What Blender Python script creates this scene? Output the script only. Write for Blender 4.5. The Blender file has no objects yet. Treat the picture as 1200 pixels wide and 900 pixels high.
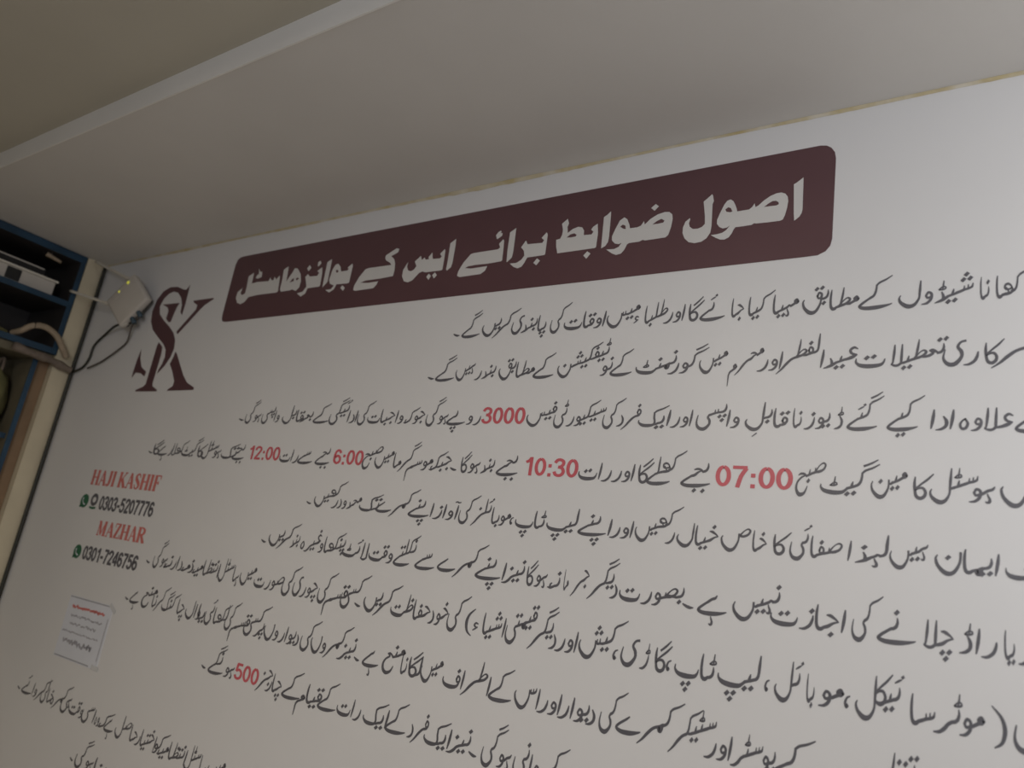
import bpy, bmesh, math, random
from mathutils import Matrix, Vector
from mathutils.geometry import tessellate_polygon
C = bpy.context.scene.collection
S = bpy.context.scene

# ------------------------------------------------------------------ camera, world, lights
WALL_Y = 1.70          # the lettered wall stands 1.70 m in front of the camera
CAM_Z = 1.60
CEIL_Z = 2.865         # underside of the dropped ceiling strip along the wall
LEFT_X = -3.893
cam_d = bpy.data.cameras.new('camera')
cam = bpy.data.objects.new('camera', cam_d); C.objects.link(cam)
m = Matrix([[0.825996, 0.020875, 0.56329], [0.542287, -0.302103, -0.784002], [0.153806, 0.953047, -0.260856]]).to_4x4(); m.translation = Vector((0, 0, CAM_Z)); cam.matrix_world = m
cam_d.sensor_width = 36.0; cam_d.lens = 870.570 / 1200 * 36.0
cam_d.clip_start = 0.02; cam_d.clip_end = 60
cam_d.dof.use_dof = True; cam_d.dof.focus_distance = 2.0; cam_d.dof.aperture_fstop = 2.2
S.camera = cam
S.view_settings.view_transform = 'Standard'; S.view_settings.look = 'None'
S.view_settings.gamma = 1.0; S.view_settings.use_curve_mapping = False
S.view_settings.exposure = 0.0
w = bpy.data.worlds.new('room_air'); S.world = w; w.use_nodes = True
w.node_tree.nodes['Background'].inputs[0].default_value = (1.0, 0.93, 0.84, 1)
w.node_tree.nodes['Background'].inputs[1].default_value = 0.0

def area_light(name, loc, aim, sx, sy, power, col):
    d = bpy.data.lights.new(name, 'AREA'); d.shape = 'RECTANGLE'; d.size = sx; d.size_y = sy
    d.energy = power; d.color = col
    o = bpy.data.objects.new(name, d); C.objects.link(o); o.location = loc
    o.rotation_euler = (Vector(aim) - Vector(loc)).to_track_quat('-Z', 'Y').to_euler()
    return o
# added area lights, no fixtures: one close at right, two overhead, room light behind
area_light('right_fill', (1.0, 0.8, 2.2), (0.0, 1.7, 2.1), 0.3, 0.6, 7.6, (0.98, 0.975, 0.985))
area_light('room_light', (0.6, -2.0, 2.2), (-0.8, 1.7, 1.8), 1.0, 1.0, 23.5, (0.95, 0.985, 1.09))
area_light('warm_overhead_fill', (-1.2, -1.2, 2.9), (-1.2, -1.2, 0), 0.3, 1.2, 46.0, (1.0, 0.88, 0.735))
area_light('cool_overhead_fill', (0.9, 0.1, 2.9), (0.9, 0.1, 0), 0.3, 1.2, 0.8, (0.9, 1.0, 1.1))

# ------------------------------------------------------------------ materials
def mat(name, col, rough=0.6, var=0.0, scale=6.0, col2=None, metal=0.0, bump=0.0, bscale=40.0, emit=None, spec=0.5):
    mt = bpy.data.materials.new(name); mt.use_nodes = True
    nt = mt.node_tree; b = nt.nodes['Principled BSDF']
    b.inputs['Roughness'].default_value = rough; b.inputs['Metallic'].default_value = metal
    b.inputs['Specular IOR Level'].default_value = spec
    b.inputs['Base Color'].default_value = (*col, 1)
    tc = nt.nodes.new('ShaderNodeTexCoord')
    if var > 0 or col2:
        n = nt.nodes.new('ShaderNodeTexNoise'); n.inputs['Scale'].default_value = scale; n.inputs['Detail'].default_value = 5
        nt.links.new(tc.outputs['Object'], n.inputs['Vector'])
        r = nt.nodes.new('ShaderNodeValToRGB'); r.color_ramp.elements[0].position = 0.35; r.color_ramp.elements[1].position = 0.68
        c2 = col2 or tuple(c * (1 - var) for c in col)
        r.color_ramp.elements[0].color = (*c2, 1); r.color_ramp.elements[1].color = (*col, 1)
        nt.links.new(n.outputs['Fac'], r.inputs['Fac']); nt.links.new(r.outputs['Color'], b.inputs['Base Color'])
    if bump > 0:
        n = nt.nodes.new('ShaderNodeTexNoise'); n.inputs['Scale'].default_value = bscale; n.inputs['Detail'].default_value = 4
        nt.links.new(tc.outputs['Object'], n.inputs['Vector'])
        bp = nt.nodes.new('ShaderNodeBump'); bp.inputs['Strength'].default_value = bump; bp.inputs['Distance'].default_value = 0.01
        nt.links.new(n.outputs['Fac'], bp.inputs['Height']); nt.links.new(bp.outputs['Normal'], b.inputs['Normal'])
    if emit:
        b.inputs['Emission Color'].default_value = (*emit[0], 1); b.inputs['Emission Strength'].default_value = emit[1]
    return mt
M = dict(
    wall=mat('white_wall_sheet', (0.80, 0.80, 0.80), 0.42, 0.04, 1.6, bump=0.04, bscale=9),
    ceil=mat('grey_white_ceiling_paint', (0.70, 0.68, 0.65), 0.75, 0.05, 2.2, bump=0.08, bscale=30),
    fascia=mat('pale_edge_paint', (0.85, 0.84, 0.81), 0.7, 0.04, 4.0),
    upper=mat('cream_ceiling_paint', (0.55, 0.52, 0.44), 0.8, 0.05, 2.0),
    cream=mat('cream_painted_plaster', (0.70, 0.62, 0.45), 0.6, 0.10, 7.0, bump=0.1, bscale=25),
    floor=mat('grey_floor_tile', (0.50, 0.47, 0.43), 0.5, 0.2, 3.0),
    maroon=mat('maroon_print', (0.122, 0.057, 0.065), 0.42, 0.10, 3.0),
    white=mat('white_print', (0.70, 0.69, 0.67), 0.45, 0.03, 5.0),
    ink=mat('dark_grey_print', (0.125, 0.123, 0.140), 0.45, 0.15, 20.0),
    red=mat('red_print', (0.66, 0.13, 0.16), 0.45, 0.10, 20.0),
    pale_red=mat('faded_red_print', (0.70, 0.20, 0.18), 0.5, 0.15, 25.0),
    green=mat('green_print', (0.03, 0.16, 0.08), 0.5, 0.15, 25.0),
    paper=mat('bluish_white_paper', (0.76, 0.79, 0.86), 0.5, 0.05, 12.0),
    grey_ink=mat('faded_grey_print', (0.44, 0.44, 0.49), 0.6, 0.25, 60.0),
    tape=mat('clear_tape', (0.70, 0.71, 0.72), 0.25, 0.05, 20.0),
    glue=mat('yellow_dried_glue', (0.56, 0.46, 0.24), 0.5, 0.0, 14.0, col2=(0.70, 0.65, 0.54), bump=0.4, bscale=60),
    blue=mat('blue_edge_band', (0.022, 0.068, 0.125), 0.45, 0.35, 9.0),
    board=mat('dark_laminate_board', (0.045, 0.040, 0.038), 0.55, 0.3, 5.0),
    plastic=mat('off_white_plastic', (0.62, 0.58, 0.52), 0.4, 0.06, 8.0),
    rod=mat('white_antenna_plastic', (0.78, 0.74, 0.64), 0.4, 0.05, 8.0),
    black=mat('black_plastic', (0.02, 0.02, 0.02), 0.4, 0.2, 10.0),
    cable=mat('black_cable_sheath', (0.03, 0.03, 0.022), 0.5, 0.3, 30.0),
    greycable=mat('grey_brown_cable_sheath', (0.12, 0.10, 0.09), 0.6, 0.3, 25.0),
    beige=mat('beige_corrugated_hose', (0.42, 0.33, 0.23), 0.6, 0.2, 25.0),
    wrap=mat('brown_grey_tape_wrap', (0.24, 0.19, 0.15), 0.7, 0.35, 30.0),
    drab=mat('olive_drab_board', (0.20, 0.175, 0.115), 0.6, 0.3, 6.0),
    carton=mat('brown_cardboard', (0.30, 0.20, 0.12), 0.8, 0.2, 8.0),
    olive=mat('olive_cloth', (0.20, 0.19, 0.08), 0.9, 0.35, 14.0, bump=0.5, bscale=30),
    teal=mat('blue_grey_plug_plastic', (0.07, 0.12, 0.16), 0.5, 0.2, 15.0),
    led=mat('yellow_green_indicator', (0.6, 0.6, 0.1), 0.4, 0.0, 5.0, emit=((0.75, 0.72, 0.08), 0.35)),
)

# ------------------------------------------------------------------ helpers
def tag(o, label=None, cat=None, group=None, kind=None):
    if label: o['label'] = label
    if cat: o['category'] = cat
    if group: o['group'] = group
    if kind: o['kind'] = kind
    return o
def link(name, me, material=None, parent=None):
    o = bpy.data.objects.new(name, me); C.objects.link(o)
    if material: me.materials.append(material)
    if parent: o.parent = parent
    return o
def empty(name, loc, label, cat, group=None):
    o = bpy.data.objects.new(name, None); C.objects.link(o); o.location = loc; o.empty_display_size = 0.05
    return tag(o, label, cat, group)
def from_bm(name, bm, material, parent=None, smooth=False):
    bmesh.ops.recalc_face_normals(bm, faces=bm.faces)
    if parent:                                    # keep world coordinates: shift into the parent's frame
        bmesh.ops.translate(bm, verts=bm.verts, vec=-parent_loc(parent))
    me = bpy.data.meshes.new(name); bm.to_mesh(me); bm.free()
    if smooth:
        for p in me.polygons: p.use_smooth = True
    return link(name, me, material, parent)
def parent_loc(o):
    v = Vector(o.location)
    while o.parent: o = o.parent; v += Vector(o.location)
    return v
def box(bm, a, b, bevel=0.0, mtx=None):
    r = bmesh.ops.create_cube(bm, size=1.0)
    a = Vector(a); b = Vector(b); c = (a + b) / 2; d = b - a
    bmesh.ops.scale(bm, verts=r['verts'], vec=d); bmesh.ops.translate(bm, verts=r['verts'], vec=c)
    if bevel > 0:
        es = {e for v in r['verts'] for e in v.link_edges}
        vs = r['verts']
        g = bmesh.ops.bevel(bm, geom=list(es), offset=bevel, segments=2, affect='EDGES', profile=0.6)
        vs = list({v for f in g['faces'] for v in f.verts} | {v for v in vs if v.is_valid})
    else: vs = r['verts']
    if mtx is not None: bmesh.ops.transform(bm, matrix=mtx, verts=vs)
    return bm
def catmull(pts, n=8):
    if len(pts) < 3: return [tuple(p) for p in pts]
    out = []
    P = [pts[0]] + list(pts) + [pts[-1]]
    for i in range(1, len(P) - 2):
        p0, p1, p2, p3 = P[i-1], P[i], P[i+1], P[i+2]
        for k in range(n):
            t = k / n; t2 = t*t; t3 = t2*t
            out.append(tuple(0.5*((2*b) + (-a+c)*t + (2*a-5*b+4*c-d)*t2 + (-a+3*b-3*c+d)*t3) for a, b, c, d in zip(p0, p1, p2, p3)))
    out.append(tuple(pts[-1])); return out
def tube(bm, pts, r, seg=10, n=8):
    path = [Vector(p) for p in catmull(pts, n)]
    rings = []
    for i, p in enumerate(path):
        t = (path[min(i+1, len(path)-1)] - path[max(i-1, 0)]).normalized()
        up = Vector((0, 1, 0)) if abs(t.y) < 0.9 else Vector((0, 0, 1))
        a = t.cross(up).normalized(); b = t.cross(a)
        rr = r(i / (len(path)-1)) if callable(r) else r
        rings.append([bm.verts.new(p + (a*math.cos(2*math.pi*k/seg) + b*math.sin(2*math.pi*k/seg))*rr) for k in range(seg)])
    for u, v in zip(rings, rings[1:]):
        for k in range(seg): bm.faces.new((u[k], u[(k+1) % seg], v[(k+1) % seg], v[k]))
    bm.faces.new(rings[0]); bm.faces.new(rings[-1][::-1])
    return bm
# flat printed shapes on the wall: polygons with holes and brush strokes, in wall metres (x, z)
def flat_rings(bm, rings, y):
    pts = [Vector((x, y, z)) for ring in rings for x, z in ring]
    vs = [bm.verts.new(p) for p in pts]
    for t in tessellate_polygon([[Vector((x, z, 0)) for x, z in ring] for ring in rings]):
        try: bm.faces.new([vs[i] for i in t])
        except ValueError: pass
def face_camera(bm):
    for f in bm.faces:
        f.normal_update()
        if f.normal.y > 0: f.normal_flip()
def printed(name, bm, material, parent=None):
    face_camera(bm)
    if parent: bmesh.ops.translate(bm, verts=bm.verts, vec=-parent_loc(parent))
    me = bpy.data.meshes.new(name); bm.to_mesh(me); bm.free()
    return link(name, me, material, parent)

TITLE = [[[[[-0.4567,2.676],[-0.4506,2.679],[-0.4427,2.6847],[-0.4342,2.6915],[-0.4334,2.6623],[-0.4322,2.6012],[-0.4339,2.5909],[-0.4385,2.5822],[-0.4453,2.5762],[-0.4506,2.5724],[-0.4527,2.5941]]],[[[-0.596,2.6231],[-0.5651,2.6236],[-0.5579,2.629],[-0.552,2.6391],[-0.549,2.6275],[-0.5417,2.6311],[-0.5295,2.6425],[-0.5131,2.653],[-0.4985,2.6581],[-0.4859,2.6582],[-0.4762,2.653],[-0.47,2.6439],[-0.468,2.6302],[-0.4697,2.6113],[-0.4738,2.5916],[-0.4783,2.5804],[-0.4854,2.578],[-0.5148,2.5784],[-0.5447,2.5798],[-0.5492,2.5815],[-0.5554,2.5776],[-0.5794,2.5772],[-0.5971,2.5775],[-0.6011,2.572],[-0.6058,2.5604],[-0.6128,2.5504],[-0.6236,2.5458],[-0.635,2.5475],[-0.6469,2.5541],[-0.6615,2.5642],[-0.6455,2.5644],[-0.632,2.5663],[-0.6213,2.5726],[-0.6121,2.5848],[-0.6196,2.5798],[-0.6308,2.579],[-0.6404,2.585],[-0.6474,2.5953],[-0.6479,2.6067],[-0.6415,2.6258],[-0.6319,2.6494],[-0.6248,2.6596],[-0.6159,2.6618],[-0.6086,2.6559],[-0.602,2.6429],[-0.5977,2.6309]],[[-0.5273,2.6242],[-0.5161,2.6327],[-0.5068,2.6372],[-0.4983,2.6368],[-0.4917,2.6315],[-0.4907,2.6258],[-0.4964,2.6232],[-0.5113,2.6238]],[[-0.628,2.6341],[-0.6209,2.6394],[-0.6139,2.6362],[-0.6085,2.6253],[-0.614,2.6237],[-0.6244,2.6267]]],[[[-0.6898,2.6687],[-0.6805,2.676],[-0.6679,2.6871],[-0.6651,2.6823],[-0.6613,2.6649],[-0.6643,2.6564],[-0.6626,2.6167],[-0.6616,2.5913],[-0.6633,2.5715],[-0.6724,2.5566],[-0.6856,2.5485],[-0.7042,2.5469],[-0.7213,2.5523],[-0.734,2.5656],[-0.7409,2.5819],[-0.7414,2.5986],[-0.7358,2.6158],[-0.7246,2.6243],[-0.7226,2.6214],[-0.7255,2.609],[-0.7221,2.5982],[-0.713,2.5904],[-0.6987,2.589],[-0.6873,2.5928],[-0.6805,2.6006],[-0.6826,2.6251],[-0.6887,2.662]]]],[[[[-0.8422,2.6757],[-0.8296,2.6861],[-0.8191,2.6771],[-0.8307,2.6648]]],[[[-0.9008,2.6214],[-0.879,2.6209],[-0.8673,2.6244],[-0.8595,2.6374],[-0.8561,2.6262],[-0.84,2.6414],[-0.8191,2.6522],[-0.7993,2.6559],[-0.7858,2.6536],[-0.7766,2.645],[-0.7738,2.6306],[-0.7759,2.6066],[-0.7817,2.5833],[-0.7892,2.5764],[-0.8192,2.576],[-0.8496,2.5758],[-0.8568,2.5786],[-0.8666,2.5747],[-0.8979,2.5746],[-0.9038,2.5711],[-0.9096,2.556],[-0.9188,2.5448],[-0.9345,2.5426],[-0.9478,2.5486],[-0.9679,2.5639],[-0.9424,2.5622],[-0.9288,2.5675],[-0.9213,2.579],[-0.9298,2.5755],[-0.9428,2.5795],[-0.9533,2.5907],[-0.955,2.6036],[-0.9471,2.626],[-0.9359,2.6516],[-0.9226,2.6596],[-0.9128,2.6522],[-0.9032,2.6318]],[[-0.8328,2.6225],[-0.8202,2.6311],[-0.8073,2.6361],[-0.7975,2.6292],[-0.8009,2.6234],[-0.8159,2.6223]],[[-0.9326,2.631],[-0.9251,2.6371],[-0.9163,2.6321],[-0.9135,2.6208],[-0.9216,2.6232]]],[[[-0.9897,2.6714],[-0.9794,2.6771],[-0.9686,2.6871],[-0.9671,2.6677],[-0.9643,2.605],[-0.9655,2.587],[-0.9731,2.5754],[-0.9851,2.5698],[-0.9865,2.5936]]],[[[-1.1438,2.6199],[-1.1302,2.6218],[-1.125,2.6343],[-1.1249,2.6514],[-1.1314,2.6724],[-1.1133,2.686],[-1.1068,2.6696],[-1.1102,2.6587],[-1.1062,2.638],[-1.091,2.6481],[-1.0723,2.6528],[-1.0582,2.6487],[-1.0507,2.6371],[-1.0497,2.622],[-1.0237,2.6204],[-1.0181,2.6284],[-1.0271,2.6364],[-1.0215,2.6449],[-1.0076,2.6527],[-1.0022,2.6216],[-1.0025,2.5758],[-1.0078,2.574],[-1.0548,2.5738],[-1.1324,2.5737],[-1.1401,2.5966]],[[-1.1077,2.6223],[-1.0962,2.6312],[-1.0828,2.6329],[-1.0742,2.6267],[-1.0765,2.6215],[-1.0927,2.6208]]],[[[-1.0413,2.5544],[-1.0303,2.5668],[-1.0178,2.5579],[-1.0295,2.5427]]]],[[[[-1.2471,2.62],[-1.1927,2.617],[-1.1875,2.6255],[-1.1981,2.6343],[-1.1821,2.6517],[-1.1773,2.6421],[-1.1757,2.5768],[-1.1785,2.5741],[-1.2402,2.5737],[-1.2476,2.5566],[-1.256,2.5449],[-1.27,2.5408],[-1.2861,2.5474],[-1.3028,2.561],[-1.2778,2.5603],[-1.2616,2.5687],[-1.2521,2.5818],[-1.2569,2.5991],[-1.2695,2.6125],[-1.2551,2.634]]],[[[-1.2145,2.5525],[-1.2029,2.5662],[-1.1907,2.5571],[-1.2017,2.5429]]],[[[-1.3222,2.6716],[-1.3006,2.6844],[-1.2993,2.6582],[-1.2969,2.5986],[-1.2988,2.5812],[-1.308,2.5726],[-1.3164,2.5666],[-1.3206,2.6097]]],[[[-1.3763,2.6696],[-1.3682,2.6806],[-1.3599,2.6842],[-1.3558,2.6787],[-1.3605,2.6754],[-1.3513,2.674],[-1.3516,2.664],[-1.3698,2.6545]]],[[[-1.3583,2.6368],[-1.3447,2.6509],[-1.3402,2.6462],[-1.3374,2.6199],[-1.3347,2.576],[-1.3386,2.5733],[-1.387,2.5714],[-1.4395,2.573],[-1.4693,2.5714],[-1.4799,2.5666],[-1.4557,2.5621],[-1.4146,2.5628],[-1.3898,2.563],[-1.3957,2.5478],[-1.4117,2.5377],[-1.4969,2.5365],[-1.5087,2.5427],[-1.5065,2.5587],[-1.4915,2.5875],[-1.4669,2.6151],[-1.4534,2.6174],[-1.3582,2.6179],[-1.3518,2.6239]]]],[[[[-1.5645,2.6678],[-1.5422,2.6815],[-1.5395,2.6538],[-1.5386,2.5913],[-1.5417,2.5772],[-1.5562,2.5666],[-1.5612,2.5713],[-1.5614,2.6108]]],[[[-1.6011,2.6335],[-1.5839,2.6494],[-1.5799,2.6425],[-1.5781,2.6087],[-1.5773,2.5732],[-1.5825,2.5705],[-1.6516,2.5714],[-1.6655,2.5764],[-1.6799,2.5725],[-1.6901,2.5618],[-1.7047,2.5477],[-1.7241,2.5421],[-1.7442,2.549],[-1.7572,2.5685],[-1.7581,2.5923],[-1.7417,2.6216],[-1.7424,2.6034],[-1.7344,2.5887],[-1.7205,2.5836],[-1.7071,2.5885],[-1.6987,2.6003],[-1.7106,2.619],[-1.6872,2.6375],[-1.6789,2.6206],[-1.6682,2.6295],[-1.6624,2.6202],[-1.6471,2.62],[-1.6509,2.6273],[-1.6376,2.6439],[-1.6296,2.6186],[-1.5971,2.6166],[-1.5912,2.623]]],[[[-1.6433,2.5536],[-1.6348,2.5644],[-1.6226,2.5555],[-1.6301,2.5409]]],[[[-1.618,2.557],[-1.6077,2.5663],[-1.5966,2.5546],[-1.6073,2.5434]]]],[[[[-1.8581,2.662],[-1.836,2.6725],[-1.8115,2.6835],[-1.7982,2.6785],[-1.8013,2.6656],[-1.8313,2.6549],[-1.8144,2.643],[-1.804,2.624],[-1.7996,2.5972],[-1.8016,2.5743],[-1.864,2.5716],[-1.9346,2.5717],[-1.9587,2.5654],[-1.9173,2.561],[-1.8698,2.5621],[-1.8743,2.5485],[-1.8878,2.5367],[-1.9762,2.5358],[-1.9892,2.5402],[-1.9886,2.5582],[-1.9718,2.5902],[-1.948,2.6182],[-1.9314,2.6208],[-1.8219,2.6196],[-1.83,2.6294],[-1.8525,2.6411],[-1.859,2.6509]]]],[[[[-2.0474,2.6355],[-2.0247,2.6499],[-2.0197,2.6391],[-2.0197,2.5933],[-2.0195,2.5727],[-2.0278,2.5704],[-2.0858,2.5729],[-2.0949,2.5531],[-2.1162,2.5428],[-2.142,2.5555],[-2.1112,2.5561],[-2.1001,2.5698],[-2.1247,2.5793],[-2.1333,2.5965],[-2.1277,2.638],[-2.1177,2.6557],[-2.1034,2.6596],[-2.0866,2.6449],[-2.0771,2.6237],[-2.0441,2.6245],[-2.0383,2.6312]],[[-2.1074,2.6286],[-2.1023,2.636],[-2.0915,2.6268],[-2.0975,2.6205]]],[[[-2.0604,2.5556],[-2.0521,2.5657],[-2.0356,2.553],[-2.043,2.542]]],[[[-2.1672,2.6736],[-2.1439,2.6835],[-2.142,2.6539],[-2.1399,2.5879],[-2.1616,2.5677],[-2.1639,2.5904]]],[[[-2.2132,2.6424],[-2.1897,2.6549],[-2.1818,2.6302],[-2.1775,2.5778],[-2.1825,2.5736],[-2.2465,2.5731],[-2.2526,2.5523],[-2.275,2.5412],[-2.3037,2.5573],[-2.272,2.5614],[-2.2558,2.5812],[-2.2675,2.6063],[-2.2769,2.6242],[-2.264,2.6348],[-2.2501,2.6226],[-2.2076,2.6212],[-2.1996,2.6322]]],[[[-2.2189,2.6656],[-2.2204,2.6802],[-2.2091,2.6851],[-2.2,2.6729],[-2.2063,2.6664],[-2.2139,2.6602]]],[[[-2.2776,2.6596],[-2.2672,2.6739],[-2.2528,2.66],[-2.2648,2.6469]]]],[[[[-2.4206,2.6725],[-2.3953,2.6835],[-2.3904,2.6541],[-2.3868,2.6167],[-2.3747,2.6351],[-2.3632,2.651],[-2.353,2.6705],[-2.3346,2.6663],[-2.3088,2.6399],[-2.2963,2.6094],[-2.2985,2.5808],[-2.3144,2.5689],[-2.3375,2.5775],[-2.3568,2.5746],[-2.4048,2.5744],[-2.4142,2.5852],[-2.415,2.6222]],[[-2.3636,2.6094],[-2.3548,2.6231],[-2.3425,2.6266],[-2.3419,2.6134]],[[-2.3323,2.6206],[-2.3227,2.6278],[-2.3123,2.6208],[-2.3236,2.6148]]],[[[-2.6442,2.6677],[-2.6139,2.6808],[-2.6106,2.6588],[-2.6099,2.632],[-2.5841,2.6328],[-2.5813,2.6351],[-2.5015,2.6306],[-2.4958,2.646],[-2.482,2.632],[-2.4714,2.6323],[-2.4676,2.6469],[-2.4538,2.6324],[-2.4489,2.6383],[-2.4371,2.6485],[-2.4328,2.6366],[-2.4237,2.5788],[-2.4309,2.5736],[-2.5471,2.5749],[-2.6083,2.5706],[-2.6265,2.5505],[-2.6497,2.5424],[-2.6762,2.5514],[-2.6929,2.5734],[-2.6922,2.6002],[-2.6649,2.6181],[-2.6661,2.6079],[-2.67,2.5929],[-2.6549,2.5837],[-2.6384,2.5898],[-2.6382,2.618]]],[[[-2.5862,2.6962],[-2.5727,2.6802],[-2.5588,2.6786],[-2.5543,2.6551],[-2.5759,2.6498],[-2.5924,2.6542],[-2.5886,2.6676],[-2.5779,2.6705]]]]]
BANNER = [[-2.7235,2.4692],[-2.7442,2.4738],[-2.7534,2.4845],[-2.757,2.5002],[-2.7616,2.7328],[-2.754,2.7579],[-2.7372,2.7675],[-2.7116,2.7694],[-0.3976,2.7748],[-0.3828,2.7714],[-0.3715,2.7627],[-0.3628,2.7478],[-0.3598,2.729],[-0.3602,2.5101],[-0.3639,2.4926],[-0.3738,2.4793],[-0.3917,2.4707],[-0.4269,2.4702]]
LOGO = [[[[-3.0663,2.6758],[-3.0661,2.6514],[-3.0614,2.582],[-3.0635,2.5275],[-3.0816,2.5426],[-3.0868,2.5774],[-3.1095,2.614],[-3.1451,2.6418],[-3.1843,2.6527],[-3.2212,2.6457],[-3.2511,2.6236],[-3.2677,2.586],[-3.2476,2.5455],[-3.2031,2.5142],[-3.1403,2.4786],[-3.0904,2.4448],[-3.0603,2.4094],[-3.0486,2.3689],[-3.0572,2.3297],[-3.0825,2.2912],[-3.1249,2.2532],[-3.1235,2.2729],[-3.1084,2.2988],[-3.1023,2.3317],[-3.1132,2.3655],[-3.144,2.394],[-3.2083,2.4317],[-3.2684,2.4701],[-3.3064,2.5148],[-3.3202,2.5655],[-3.3092,2.6218],[-3.2757,2.6617],[-3.2253,2.6782],[-3.1661,2.6742],[-3.1125,2.6561],[-3.0882,2.6516],[-3.0728,2.666]],[[-3.3165,2.3791],[-3.3011,2.3335],[-3.2709,2.2914],[-3.2192,2.2661],[-3.2229,2.2441],[-3.2607,2.2606],[-3.3046,2.2654],[-3.3264,2.2388],[-3.329,2.2661],[-3.3255,2.3277]]],[[[-3.248,2.5935],[-3.1093,2.5897],[-3.1223,2.5701],[-3.1303,2.5397],[-3.1389,2.4991],[-3.1564,2.5004],[-3.1852,2.5198],[-3.1826,2.5543],[-3.1985,2.5752]],[[-3.1866,2.4065],[-3.1465,2.3806],[-3.1376,2.3466],[-3.139,2.2142],[-3.1341,2.1977],[-3.088,2.1793],[-3.088,2.1729],[-3.2627,2.175],[-3.2607,2.1823],[-3.2096,2.1959],[-3.1932,2.2088],[-3.1932,2.3898]],[[-3.0057,2.5907],[-2.8588,2.5906],[-2.8514,2.5852],[-2.9081,2.5618],[-2.9354,2.5407],[-3.0531,2.4357],[-3.0654,2.4432],[-3.066,2.4513],[-2.9643,2.5465],[-2.965,2.5667],[-2.9959,2.5809]],[[-3.0304,2.3535],[-3.0136,2.3409],[-2.9187,2.2407],[-2.8777,2.2082],[-2.8163,2.1851],[-2.8166,2.1747],[-3.0089,2.1741],[-3.0066,2.1805],[-2.9759,2.1945],[-2.9759,2.2168],[-3.0119,2.2627],[-3.0466,2.2965],[-3.0349,2.3287]]]]
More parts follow.
